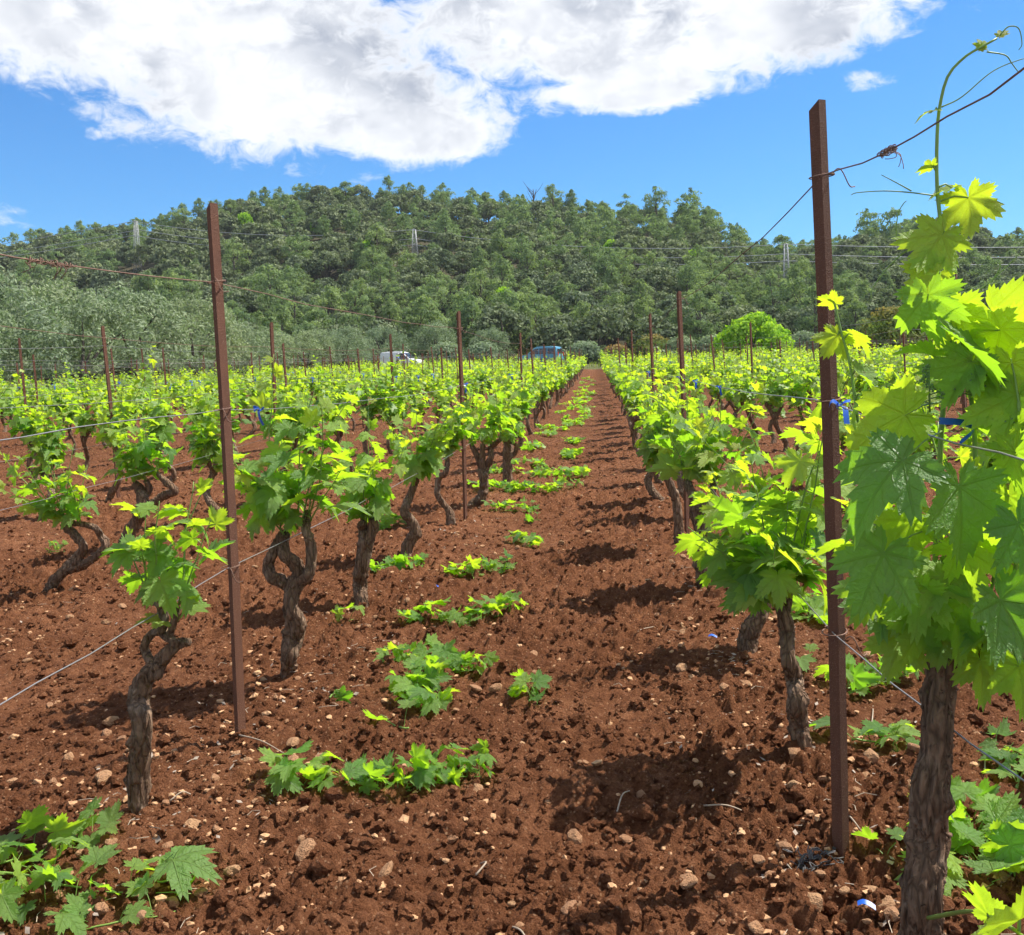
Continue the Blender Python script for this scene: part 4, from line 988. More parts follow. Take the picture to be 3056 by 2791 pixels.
M_deadweed = plain('shrivelled weed', (0.10, 0.095, 0.09), 0.9, vary=0.5, scale=60)
# ------------------------------------------------------------------ stones, clods and litter on the soil
def stone_geo(seed, sub=1):
    rng = np.random.RandomState(seed); V, F = ico(sub); V = V.copy()
    for _ in range(9):       # chop flat facets
        n = norm(rng.normal(0, 1, 3)); d = rng.uniform(.55, .9); k = V @ n; V -= np.outer(np.clip(k-d, 0, None), n)
    V *= np.array((rng.uniform(.8, 1.25), rng.uniform(.65, .95), rng.uniform(.38, .68))); V += rng.normal(0, .025, V.shape); return V, F
ME_STONE = []
for i in range(10):
    V, F = stone_geo(50+i); ME_STONE.append(new_mesh('stone', V, [F], M_stone, False, None, {'age': np.ones(len(V))}))
SG = 'ochre stones on the red soil'
def put_stone(x, y, s, lab, rng, sink=.25):
    o = link('stone', ME_STONE[rng.randint(10)], None, (x, y, gz(x, y)+s*(.45-sink))); o.scale = (s, s, s); o.rotation_euler = (rng.normal(0, .25), rng.normal(0, .25), rng.uniform(0, 6.28))
    tag(o, lab, 'stone', SG); return o
HST = [(905,2400,48,'rounded reddish stone below the long row of cuttings'),(905,2500,40,'upper of two stones on the soil below the rounded reddish stone'),(915,2540,80,'long flat ochre stone near the bottom left of the path'),(880,2590,52,'reddish flat stone just under the long flat ochre stone'),
 (1150,2590,66,'pale elongated stone set flat in the path bottom'),(640,2335,46,'pale upright stone between the first trunk and the steel post'),(710,2245,40,'stone at the foot of the first steel post, left one'),(735,2275,44,'stone at the foot of the first steel post, lower one'),(605,2245,40,'reddish stone left of the first steel post'),
 (500,2530,48,'big pale stone right of the first trunk base'),(335,2535,50,'pale stone just left below the first trunk base'),(310,2325,60,'flat ochre stone left of the first trunk'),(205,2245,44,'upright ochre stone in the soil at far left'),(160,2325,38,'rounded stone on the soil near the left edge'),
 (2120,1730,52,'smooth pale stone beside the vine behind the dark post'),(2330,2395,52,'angular pale stone on shaded soil left of the dark post'),(2225,2045,38,'stone in the shade left of the second right vine'),(1905,2180,38,'pale flat stone in the middle of the shaded path'),(1745,2250,34,'reddish stone at the edge of the vine shadow'),
 (2430,2705,90,'long tan stone at the bottom left of the dark post'),(2490,2760,60,'round pale stone at the bottom below the dark post'),(2590,2490,52,'pale block at the foot of the dark post, right side'),(2550,2360,44,'ochre stone right of the dark post foot'),(2600,2280,56,'grey tan stone under the three leaf cutting'),(2450,2610,40,'small angular stone below the dark post foot'),
 (2340,2310,40,'small stone in the shadow left of the dark post'),(1550,2710,40,'round stone near the bottom edge of the path'),(1140,2480,34,'square stone in the path below the cuttings'),(40,2290,60,'large flat stone cut by the left edge'),(2585,2690,50,'pale stone at the bottom between post and tall trunk')]
def build_stones():
    rng = np.random.RandomState(91)
    for px, py, w, lab in HST:
        f = foot_at(px, py); put_stone(f.x, f.y, w/2/F_S*f.y*1.05, lab, rng)
    n = len(HST); tries = 0; buck = {}
    while n < 298 and tries < 20000:
        tries += 1; y = 1.75+rng.uniform(0, 1)**1.7*5.5; x = rng.uniform(-.68, .49)*y
        r = (x-ROW0) % PITCH_X; near_row = min(r, PITCH_X-r) < .38
        if not near_row and rng.rand() < .62: continue
        if not in_frame((x, y, 0), 0): continue
        where = 'under the first left row' if abs(x-XR(0)) < .45 else 'under the first right row' if abs(x-XR(1)) < .5 else 'on the tilled path' if XR(0) < x < XR(1) else 'left of the first left row' if x < XR(0) else 'right of the first right row'
        dist = 'close to the camera' if y < 3 else 'a little way up' if y < 5 else 'farther up'
        s = .009+.027*rng.uniform(0, 1)**2.0; big = 'small' if s < .016 else 'middling' if s < .024 else 'larger'
        buck.setdefault((big, where, dist), []).append((pix((x, y, 0))[0], x, y, s)); n += 1
    for (big, where, dist), M in buck.items():
        M.sort()
        for i, (_, x, y, s) in enumerate(M): put_stone(x, y, s, '%s stone, %s from left %s, %s' % (big, ordinal(i+1), where, dist), rng)
    # countless crumbs of soil and grit
    V0, F0 = ico(1); g = Geo(); N = 8500
    y = 1.5*np.exp(rng.uniform(0, 1, N)*math.log(16/1.5)); x = rng.uniform(-.72, .53, N)*y; s = np.clip(rng.lognormal(-4.55, .42, N), .005, .034); z = ground_z(x, y)
    shp = [V0*(1+.9*(fbm(V0[:, 0]*1.7+i*7+9, V0[:, 1]*1.7+9, V0[:, 2]*1.7+9, o=3, s=i)-.5))[:, None]+np.random.RandomState(i).normal(0, .10, V0.shape) for i in range(12)]
    allv = np.empty((N, len(V0), 3)); 
    for i in range(12):
        m = np.arange(N) % 12 == i; a = rng.uniform(0, 6.28, m.sum()); c, n_ = np.cos(a)[:, None], np.sin(a)[:, None]; q = shp[i]
        allv[m] = np.stack([q[None, :, 0]*c-q[None, :, 1]*n_, q[None, :, 0]*n_+q[None, :, 1]*c, q[None, :, 2]*.8+0*c], -1)*s[m][:, None, None]
    allv += np.stack([x, y, z+s*.25], -1)[:, None, :]; F = (F0[None]+np.arange(N)[:, None, None]*len(V0)).reshape(-1, 3)
    o = link('soil_clods', new_mesh('soil_clods', allv.reshape(-1, 3), [F], M_soil, False)); tag(o, 'loose crumbs and clods of red soil all over the tilled ground', 'soil', None, 'stuff')
    V0, F0 = ico(0); shp = [V0+np.random.RandomState(i).normal(0, .21, V0.shape) for i in range(12)]; N = 17000
    y = 1.5*np.exp(rng.uniform(0, 1, N)*math.log(13/1.5)); x = rng.uniform(-.72, .53, N)*y; s = np.clip(rng.lognormal(-5.05, .42, N), .003, .016)*(1+.03*y); z = ground_z(x, y); allv = np.empty((N, len(V0), 3))
    for i in range(12):
        m = np.arange(N) % 12 == i; a = rng.uniform(0, 6.28, m.sum()); c, n_ = np.cos(a)[:, None], np.sin(a)[:, None]; q = shp[i]
        allv[m] = np.stack([q[None, :, 0]*c-q[None, :, 1]*n_, q[None, :, 0]*n_+q[None, :, 1]*c, q[None, :, 2]*.8+0*c], -1)*s[m][:, None, None]
    allv += np.stack([x, y, z+s*.35], -1)[:, None, :]; F = (F0[None]+np.arange(N)[:, None, None]*len(V0)).reshape(-1, 3)
    o = link('soil_crumbs', new_mesh('soil_crumbs', allv.reshape(-1, 3), [F], M_soil, False)); tag(o, 'fine crumbs of red soil scattered over the tilled ground', 'soil', None, 'stuff')
    N = 6500; y = 1.5*np.exp(rng.uniform(0, 1, N)*math.log(20/1.5)); x = rng.uniform(-.72, .53, N)*y; r = (x-ROW0) % PITCH_X; keep = (np.minimum(r, PITCH_X-r) < .40) | (rng.uniform(0, 1, N) < .30); x, y = x[keep], y[keep]; N = len(x)
    s = np.clip(rng.lognormal(-5.0, .40, N), .003, .016)*(1+y*.03); z = ground_z(x, y); allv = np.empty((N, len(V0), 3))
    for i in range(12):
        m = np.arange(N) % 12 == i; a = rng.uniform(0, 6.28, m.sum()); c, n_ = np.cos(a)[:, None], np.sin(a)[:, None]; q = shp[i]*(1.15, .85, .6)
        allv[m] = np.stack([q[None, :, 0]*c-q[None, :, 1]*n_, q[None, :, 0]*n_+q[None, :, 1]*c, q[None, :, 2]+0*c], -1)*s[m][:, None, None]
    allv += np.stack([x, y, z+s*.25], -1)[:, None, :]; F = (F0[None]+np.arange(N)[:, None, None]*len(V0)).reshape(-1, 3)
    o = link('gravel', new_mesh('gravel', allv.reshape(-1, 3), [F], M_stone, False, None, {'age': np.zeros(N*len(V0))})); tag(o, 'small ochre gravel strewn on the red soil', 'gravel', None, 'stuff')
    # dry leaf flakes and straw by the vine feet
    g = Geo()
    for i in range(1500):
        yv = 1.9*math.exp(rng.uniform(0, 1)*math.log(14/1.9)); k = rng.choice([0, 0, 1, 1, -1, 2]); xv = XR(k)+rng.normal(0, .22); zv = 0
        if not in_frame((xv, yv, 0), 50): continue
        zv = gz(xv, yv)+.006; a = rng.uniform(0, 6.28)
        if i % 3:
            l = rng.uniform(.005, .015); d = np.array((math.cos(a), math.sin(a), rng.normal(0, .3)))*l; w = np.array((-math.sin(a), math.cos(a), rng.normal(0, .4)))*l*rng.uniform(.3, .6); c = np.array((xv, yv, zv))
            g.add([c-d, c+w, c+d+UP*l*.3, c-w+UP*l*.2], [(0, 1, 2, 3)], None, 0)
        else:
            l = rng.uniform(.02, .07); b = a+rng.normal(0, .8); c = np.array((xv, yv, zv+.003)); m_ = c+np.array((math.cos(a), math.sin(a), .12))*l*.5; e = m_+np.array((math.cos(b), math.sin(b), -.1))*l*.5
            g.tube([c, m_, e], .0011, 3, 1, cap=False)
    o = link('leaf_litter', g.mesh('leaf_litter', [M_dry, M_twig], False)); tag(o, 'grey dry leaf flakes and straw along the vine feet', 'litter', None, 'stuff')
    # single dry twigs
    TW = [((715,2215),(850,2255),'pale root-like twig at the foot of the first steel post'),((1420,2600),(1432,2560),'short forked pale twig on the path'),((1515,2700),(1580,2790),'thin dry stalk at the bottom of the path'),((2100,2420),(2220,2415),'bent dry twig on shaded soil left of the dark post'),((1840,2420),(1880,2385),'straight straw on the path in the shadow'),
          ((2600,2160),(2605,2080),'pale twig standing under the cutting by the tall vine'),((2940,2300),(2985,2210),'pale curved twig right of the tall trunk'),((2520,2440),(2570,2510),'thin dry stick beside the dark post foot'),((270,2425),(310,2400),'short straw left of the first trunk base'),((505,2400),(570,2385),'grey straw right of the first trunk base'),((1870,1890),(1950,1865),'long thin twig on the path beside the right vines')]
    for (a, b, lab) in TW:
        A, B = foot_at(*a), foot_at(*b); p = [np.array((A.x, A.y, gz(A.x, A.y)+.006)), None, np.array((B.x, B.y, gz(B.x, B.y)+.010))]; p[1] = (p[0]+p[2])/2+np.array((rng.normal(0, .012), rng.normal(0, .01), .014))
        g = Geo(); g.tube(spline(np.array(p), 10), np.linspace(.0028, .0018, 10), 5); tag(link('twig', g.mesh('twig', [M_twig])), lab, 'twig', 'dry twigs on the soil')
    # dead weed at the foot of the dark post
    f = foot_at(2420, 2565); c0 = np.array((f.x, f.y, gz(f.x, f.y)+.004)); g = Geo()
    for i in range(34):
        p = c0+rng.normal(0, 1, 3)*(.035, .022, .004); a = rng.uniform(0, 6.28); q = p+np.array((math.cos(a), math.sin(a), rng.uniform(.2, .9)))*.022; e = q+rng.normal(0, .016, 3)+(0, 0, -.006); g.tube(spline(np.array([p, q, e]), 6), .0016, 4)
        if i % 2: w = norm(np.cross(e-p, UP))*.006; g.add([q-w, q+w, e+w, e-w], [(0, 1, 2, 3)])
    tag(link('dead_weed', g.mesh('dead_weed', [M_deadweed])), 'dark grey shrivelled weed at the foot of the dark right post', 'weed')
    # scraps of blue plastic on the soil
    for px, py, lab in ((2560,2752,'blue plastic scrap on the soil at the bottom right of the dark post'), (2115,1917,'blue plastic scrap in the shade on the path edge'), (1292,1748,'tiny blue scrap on the soil beside the fourth vine')):
        f = foot_at(px, py); g = Geo(); c = np.array((f.x, f.y, gz(f.x, f.y)+.012)); ribbon(g, [c, c+(.012, -.003, .006), c+(.026, -.008, .003), c+(.036, -.014, -.002)], .012, (.2, 1, .4)); tag(link('plastic_scrap', g.mesh('plastic_scrap', [M_tie])), lab, 'scrap', 'scraps of blue tie')
build_stones()

# ------------------------------------------------------------------ trees
def crown_geo(rng, clumps, nf, size, aspect=.6, flat=.0):
    g_v, g_q, g_a = [], [], []; n = 0
    for c, r in clumps:
        tone = rng.uniform(0, 1)**1.3; k = nf
        d = rng.normal(0, 1, (k, 3)); d /= np.linalg.norm(d, axis=1)[:, None]; d[:, 2] = np.where(d[:, 2] < -.35, -d[:, 2], d[:, 2])
        p = np.asarray(c)+d*np.asarray(r)*rng.uniform(.55, 1.08, (k, 1)); nm = d+rng.normal(0, .55, (k, 3)); nm /= np.linalg.norm(nm, axis=1)[:, None]
        u = np.cross(nm, rng.normal(0, 1, (k, 3))); u /= np.linalg.norm(u, axis=1)[:, None]; v = np.cross(nm, u); s = size*rng.uniform(.55, 1.25, (k, 1)); w = s*aspect
        V = np.stack([p-u*s*.5, p-v*w*.5+u*s*.1, p+u*s*.5, p+v*w*.5-u*s*.05], 1).reshape(-1, 3); g_v.append(V)
        g_q.append((np.arange(k)[:, None]*4+np.array((0, 1, 2, 3)))+n); n += 4*k; g_a.append(np.repeat(np.clip(.58*tone+.42*rng.uniform(0, 1, k), 0, 1), 4))
    return np.concatenate(g_v), np.concatenate(g_q), np.concatenate(g_a)
def crown_mesh(data, mat): return new_mesh('crown', data[0], [data[1]], mat, False, None, {'age': data[2]})
def limb_mesh(limbs, n=7):
    g = Geo()
    for L in limbs: L = np.array(L, dtype=float); S = spline(L, 10); g.tube(S[:, :3], S[:, 3], n)
    return g.mesh('trunk', [M_treebark])
def pine(seed):
    rng = np.random.RandomState(seed); h = rng.uniform(7.6, 10.0); bend = rng.normal(0, .5, 2); cl = []; W = rng.uniform(2.2, 3.1); cone = rng.rand() < .3
    for i in range(rng.randint(30, 40)):
        f = rng.uniform(.20, 1.0); w = W*((1.08-f)**.75*1.05 if cone else math.sin(math.pi*min(1, (f-.12)*1.05))**.7)*rng.uniform(.3, 1.0); a = rng.uniform(0, 6.28)
        cl.append(((math.cos(a)*w+bend[0]*f, math.sin(a)*w+bend[1]*f, h*f*.94), (rng.uniform(.75, 1.25), rng.uniform(.75, 1.25), rng.uniform(.55, 1.0))))
    cl.append(((bend[0], bend[1], h*.97), (.5, .5, .8)))
    limbs = [[(0, 0, -.6, .20), (bend[0]*.3, bend[1]*.3, h*.4, .15), (bend[0]*.7, bend[1]*.7, h*.75, .09), (bend[0], bend[1], h*.95, .03)]]
    for c, r in cl[::4]: limbs.append([(bend[0]*.4, bend[1]*.4, c[2]*.72, .07), ((c[0]+bend[0]*.4)/2, (c[1]+bend[1]*.4)/2, c[2]*.86, .05), (*c, .02)])
    return crown_geo(rng, cl, 75, .46, .42), limbs, cl
def oak(seed):
    rng = np.random.RandomState(seed); h = rng.uniform(5.0, 7.2); W = rng.uniform(2.3, 3.2); cl = []
    for i in range(rng.randint(34, 46)):
        d = rng.normal(0, 1, 3); d = d/np.linalg.norm(d); d[2] = abs(d[2])*1.0-.25
        cl.append(((d[0]*W*.82, d[1]*W*.82, h*.50+d[2]*h*.42), np.array((.85, .85, .65))*rng.uniform(.75, 1.25)))
    limbs = [[(0, 0, -.6, .2), (.1, .05, h*.25, .16), (0, 0, h*.6, .07)]]+[[(.1, .05, h*.22, .1), (c[0]*.5, c[1]*.5, c[2]*.7, .07), (*c, .02)] for c, r in cl[::7]]
    return crown_geo(rng, cl, 62, .40, .75), limbs, cl
def olive(seed):
    rng = np.random.RandomState(seed); h = rng.uniform(4.6, 5.8); W = rng.uniform(2.4, 3.1); cl = []
    for i in range(58):
        d = rng.normal(0, 1, 3); d = d/np.linalg.norm(d); d[2] = abs(d[2])*1.35-.75; q = rng.uniform(.55, 1.0)
        cl.append(((d[0]*W*q, d[1]*W*q, h*.50+d[2]*h*.40), np.array((.62, .62, .72))*rng.uniform(.8, 1.3)))
    limbs = [[(0, 0, -.4, .24), (.1, .05, .7, .2), (.0, .1, 1.4, .15)]]+[[(0, .1, 1.2, .09), (c[0]*.4, c[1]*.4, c[2]*.6+.4, .05), (*c, .015)] for c, r in cl[::9]]
    return crown_geo(rng, cl, 120, .21, .36), limbs, cl
def dome(seed, h, W, nf=140, size=.24):
    rng = np.random.RandomState(seed); cl = []
    for i in range(80):
        d = rng.normal(0, 1, 3); d /= np.linalg.norm(d); d[2] = abs(d[2])-.12; cl.append(((d[0]*W*.84, d[1]*W*.84, h*.18+d[2]*h*.70), np.array((.95, .95, .75))*rng.uniform(.8, 1.2)))
    limbs = [[(0, 0, -.3, .18), (.05, 0, .7, .16), (0, 0, h*.5, .06)]]+[[(0, 0, .6, .08), (c[0]*.5, c[1]*.5, c[2]*.6, .05), (c[0]*.8, c[1]*.8, c[2]*.85, .02)] for c, r in cl[::12]]
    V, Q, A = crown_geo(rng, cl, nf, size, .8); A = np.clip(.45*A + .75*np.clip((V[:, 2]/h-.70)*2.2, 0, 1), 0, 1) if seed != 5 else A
    return (V, Q, A), limbs, cl
def tree(name, loc, cm, tm, s, rz, label, cat, group):
    r = empty(name, loc, label, cat, group, rz); r.scale = (s*1.0, s*1.0, s); link('trunk', tm, r); link('crown', cm, r); return r
SECT = [(300, 'at the far left end'), (530, 'around the left lattice tower'), (760, 'behind the tall left post'), (1090, 'left of the white van'), (1330, 'above the white van'), (1540, 'between the two vans'), (1700, 'above the blue van'), (1900, 'above the end of the path'),
        (2120, 'above the thin right post'), (2400, 'above the bright round tree'), (2600, 'behind the dark right post'), (9999, 'behind the tall vine')]
BAND = [(135, 'at the hill foot'), (165, 'on the lower slope'), (200, 'on the middle slope'), (232, 'on the upper slope'), (999, 'on the skyline')]
def build_forest():
    rng = np.random.RandomState(111)
    KIND = {'pine': ('pine_tree', 'pine tree', M_pine, [pine(10+i) for i in range(7)], 'pines on the wooded hill'), 'oak': ('holm_oak', 'oak tree', M_oak, [oak(30+i) for i in range(7)], 'holm oaks on the wooded hill')}
    MESH = {k: [(crown_mesh(d[0], v[2]), limb_mesh(d[1])) for d in v[3]] for k, v in KIND.items()}
    T = []; y = 113.0
    while y < 262:
        step = 4.9+.010*(y-113); x = -.68*y+rng.uniform(0, step)
        while x < .52*y:
            xx, yy = x+rng.normal(0, 1.0), y+rng.normal(0, 1.3); pine_p = .34+.40*(float(fbm(np.array([xx*.03]), np.array([yy*.03]), o=2, s=77)[0])-.5)*2.2
            if yy > 236: pine_p += .18
            kind = 'pine' if rng.rand() < pine_p else 'oak'
            s = rng.uniform(.66, 1.05) if kind == 'pine' else rng.uniform(.85, 1.30)
            tpx = pix((xx, yy, 0))[0]; clear = any(abs(tpx-c) < 42 and Yt-20 < yy < Yt+3 for c, Yt in ((405, 196), (1236, 190), (2345, 178)))
            if not clear: T.append([kind, xx, yy, s, rng.uniform(0, 6.28), rng.randint(7)])
            x += step*rng.uniform(.75, 1.2)
        y += step*.92
    # hand placed trees that break the skyline
    for px, py, Y, s, kind in [(1160,515,246,1.02,'pine'),(1205,522,247,.92,'pine'),(1310,530,246,.9,'pine'),(1440,535,246,.95,'pine'),(1650,555,240,1.15,'pine'),(1712,552,240,1.15,'pine'),(1960,590,236,1.2,'pine'),(2060,612,232,1.3,'pine'),(2110,640,230,1.1,'pine'),(2590,640,225,1.2,'pine'),(2660,632,225,1.35,'pine'),(2760,640,225,1.1,'pine'),(2330,680,230,1.1,'pine'),(1030,530,246,1.0,'pine')]:
        q = at(px, py, Y); T.append([kind, q.x, Y, s, rng.uniform(0, 6.28), rng.randint(7)])
    vis = [t for t in T if in_frame((t[1], t[2], float(base_z(np.array([t[1]]), np.array([t[2]]))[0])+4), 60)]
    for kind in ('pine', 'oak'):
        nm, cat, mat, data, grp = KIND[kind]; L = [t for t in vis if t[0] == kind]; L.sort(key=lambda t: t[2]-(60 if t[2] > 232 else 0)); ind, rest = L[:290], L[290:]
        bucket = {}
        for t in ind:
            z = float(base_z(np.array([t[1]]), np.array([t[2]]))[0]); px = pix((t[1], t[2], z+4))[0]; se = next(n for b, n in SECT if px < b); ba = next(n for b, n in BAND if t[2] < b); bucket.setdefault((ba, se), []).append((px, t, z))
        for (ba, se), M in bucket.items():
            M.sort(key=lambda q: q[0])
            for i, (px, t, z) in enumerate(M):
                sp = 'pine' if kind == 'pine' else 'holm oak'
                lab = ('%s, %s from left %s %s' % (sp, ordinal(i+1), ba, se)) if len(M) > 1 else ('lone %s %s %s' % (sp, ba, se))
                cm, tm = MESH[kind][t[5]]; tree(nm, (t[1], t[2], z-.2), cm, tm, t[3], t[4], lab, cat, grp)
        if rest:
            Vs, Qs, As, n = [], [], [], 0
            for t in rest:
                V, Q, A = data[t[5]][0]; c, s_ = math.cos(t[4]), math.sin(t[4]); Rm = np.array(((c, -s_, 0), (s_, c, 0), (0, 0, 1)))*t[3]; z = float(base_z(np.array([t[1]]), np.array([t[2]]))[0])-.2
                sel = np.arange(0, len(Q), 2); Vk = V.reshape(-1, 4, 3)[sel]*1.0; ctr = Vk.mean(1, keepdims=True); Vk = (ctr+(Vk-ctr)*1.35).reshape(-1, 3)
                Vs.append(Vk @ Rm.T+(t[1], t[2], z)); Qs.append(np.arange(len(Vk)).reshape(-1, 4)+n); As.append(A.reshape(-1, 4)[sel].ravel()); n += len(Vk)
            o = link('distant_woods', new_mesh('distant_woods', np.concatenate(Vs), [np.concatenate(Qs)], mat, False, None, {'age': np.concatenate(As)})); tag(o, 'dense mass of far %ss filling the hill between the nearer trees' % ('pine' if kind == 'pine' else 'holm oak'), 'woods', None, 'stuff')
        print(kind, len(ind), len(rest))
    me = [(crown_mesh(d[0], M_fig), limb_mesh(d[1])) for d in (dome(205, 3.4, 1.5, 30, .4), dome(206, 4.2, 1.4, 30, .4))]
    for i, (px, Y, w) in enumerate(((960, 205, 'upper slope left of the white van'), (1110, 178, 'middle slope left of the white van'), (1420, 200, 'upper slope between the vans'), (1830, 190, 'upper slope above the path end'), (2080, 196, 'upper slope above the thin right post'), (560, 190, 'slope behind the tall left post'), (1500, 150, 'lower slope between the vans'), (740, 215, 'upper slope right of the tall left post'))):
        q = at(px, 900, Y); z = float(base_z(np.array([q.x]), np.array([Y]))[0]); tree('young_tree', (q.x, Y, z+2.2), *me[i % 2], 1.0, i, 'small yellow green tree on the %s' % w, 'tree', 'young broadleaf trees on the hill')
    # low scrub between the trees
    cl = []
    for i in range(700):
        yy = rng.uniform(100, 235); xx = rng.uniform(-.68, .52)*yy; z = float(base_z(np.array([xx]), np.array([yy]))[0]); cl.append(((xx, yy, z+.5), (rng.uniform(.8, 1.8), rng.uniform(.8, 1.8), rng.uniform(.6, 1.3))))
    for c, Yt in ((405, 196), (1236, 190), (2345, 178)):
        for i in range(40):
            yy = rng.uniform(Yt-24, Yt-1); q = at(c+rng.uniform(-60, 60), 900, yy); z = float(base_z(np.array([q.x]), np.array([yy]))[0]); cl.append(((q.x, yy, z+.6), (rng.uniform(.8, 1.5), rng.uniform(.8, 1.5), rng.uniform(.7, 1.4))))
    d = crown_geo(rng, cl, 60, .5, .7); o = link('undergrowth', new_mesh('undergrowth', d[0], [d[1]], M_oak, False, None, {'age': d[2]})); tag(o, 'low evergreen scrub between the trees of the hill', 'scrub', None, 'stuff')
build_forest()

def build_near_trees():
    rng = np.random.RandomState(131); OL = [olive(i) for i in range(5)]; ME = [(crown_mesh(d[0], M_olive), limb_mesh(d[1], 8)) for d in OL]
    spots_ = [(-27.5, 39), (-25.4, 44.5), (-30.5, 43.5), (-25.6, 51), (-31, 50.5), (-25.2, 57.5), (-30.8, 57.2), (-36.5, 54), (-25.4, 64.5), (-31.3, 64.2), (-37, 62), (-25.0, 71.5), (-31, 71.5), (-37, 70.8), (-43, 68), (-24.6, 79), (-30.5, 79), (-36.8, 79.5), (-24.4, 86.5), (-30.2, 87), (-36.5, 87.5), (-43, 84), (-26.5, 95), (-28.5, 95.5), (-35, 96), (-24, 103), (-18, 106), (-31, 104), (-38, 104), (-45, 95), (-12, 108), (-50, 90), (-51, 101), (-58, 98)]
    L = []
    for x, y in spots_: x += rng.normal(0, .4); y += rng.normal(0, .5); L.append((x, y))
    vis = sorted([(pix((x, y, 3))[0], x, y) for x, y in L if in_frame((x, y, 3), 150)]); cnt = {}
    for px, x, y in vis:
        row = 'nearest the vines' if x > -28 else 'second from the vines' if x > -33.5 else 'deep in the grove'
        cnt.setdefault(row, []).append((px, x, y))
    for row, M in cnt.items():
        for i, (px, x, y) in enumerate(M):
            v = rng.randint(5); z = float(base_z(np.array([x]), np.array([y]))[0]); s = rng.uniform(.95, 1.15)*(1.25 if y < 60 else 1.0)
            tree('olive_tree', (x, y, z-.1), ME[v][0], ME[v][1], s, rng.uniform(0, 6.28), 'silvery olive tree, %s from left in the row %s' % (ordinal(i+1), row), 'olive tree', 'olive trees beside the vineyard')
    def single(name, px, Y, data, mat, lab, cat, s=1.0):
        q = at(px, 1100, Y); z = float(base_z(np.array([q.x]), np.array([Y]))[0]); tree(name, (q.x, Y, z-.1), crown_mesh(data[0], mat), limb_mesh(data[1], 8), s, 0, lab, cat, None)
    single('round_tree', 2246, 86, dome(5, 4.7, 3.4, 110, .32), M_fig, 'bright green dome shaped tree standing at the end of the vineyard', 'tree')
    single('round_tree', 2680, 74, dome(6, 4.6, 3.0, 150, .24), M_red, 'green tree tinged with orange standing behind the tall vine', 'tree')
    for px, Y, h, W, lab in ((2035, 104, 2.6, 1.7, 'grey green shrub at the hill foot right of the path end'), (1950, 106, 3.0, 1.9, 'shrub with yellowish top right of the path end'), (1745, 103, 2.4, 1.6, 'low shrub directly right of the blue van'), (1440, 104, 2.6, 1.8, 'olive green shrub between the vans at the field edge'), (1330, 102, 2.8, 1.8, 'shrub just right of the white van'), (1840, 101, 1.7, 1.2, 'orange tinted low shrub behind the path end'), (2130, 103, 2.6, 1.8, 'grey shrub just left of the bright round tree'), (2400, 104, 2.8, 1.9, 'grey shrub just right of the bright round tree')):
        single('shrub', px, Y, dome(int(px), h, W, 70, .26), M_red if 'orange' in lab or 'yellow' in lab else M_olive, lab, 'shrub')
    # lone vine at the end of the path
    q = at(1793, 1095, 84.5); z = float(base_z(np.array([q.x]), np.array([84.5]))[0]); r = empty('grape_vine', (q.x, 84.5, z), 'small bushy vine standing alone beyond the end of the path', 'grape vine', VG); r.scale = (1.25, 1.25, 1.25); link('trunk', ME_TRUNK[2], r); f = link('foliage', ME_FOL[2], r); f['kind'] = 'stuff'
    # grass at the field margin
    g = Geo(); rng = np.random.RandomState(9)
    for i in range(5000):
        if i % 4: y = rng.uniform(83, 100); x = rng.uniform(-.66, .5)*y
        else: y = rng.uniform(30, 84); x = rng.uniform(-24.5, -21.8)
        if not in_frame((x, y, .5), 30): continue
        z = float(np.interp(y, [18, 40, 60, 80, 84, 95, 112], [0, .10, .28, .57, .80, .95, 1.2])); h = rng.uniform(.10, .42); a = rng.uniform(0, 6.28); w = np.array((math.cos(a), math.sin(a), 0))*.05; b = np.array((x, y, z-.02)); ln = rng.normal(0, .12, 3)
        g.add([b-w, b+w, b+UP*h+ln+w*.3, b+UP*h*1.1+ln-w*.3], [(0, 1, 2, 3)], None, 0, None, rng.uniform(0, 1))
    o = link('margin_grass', g.mesh('margin_grass', [M_weed], False, False, 'age')); tag(o, 'rough grass along the margin of the vineyard', 'grass', None, 'stuff')
    # leafless tree on the skyline
    q = at(1592, 600, 243); z = float(base_z(np.array([q.x]), np.array([243]))[0]); r = empty('dead_tree', (q.x, 243, z), 'bare leafless tree standing on the skyline above the blue van', 'tree'); rng = np.random.RandomState(3); limbs = [[(0, 0, 0, .2), (.1, 0, 6, .15), (0, .1, 9.5, .08)]]
    for i in range(16):
        a = rng.uniform(0, 6.28); z0 = rng.uniform(5, 9); l = rng.uniform(1.2, 2.8); limbs.append([(0.05, 0, z0, .07), (math.cos(a)*l*.6, math.sin(a)*l*.6, z0+l*.6, .05), (math.cos(a)*l, math.sin(a)*l, z0+l*1.2, .025)])
    link('trunk', limb_mesh(limbs, 5), r)
build_near_trees()

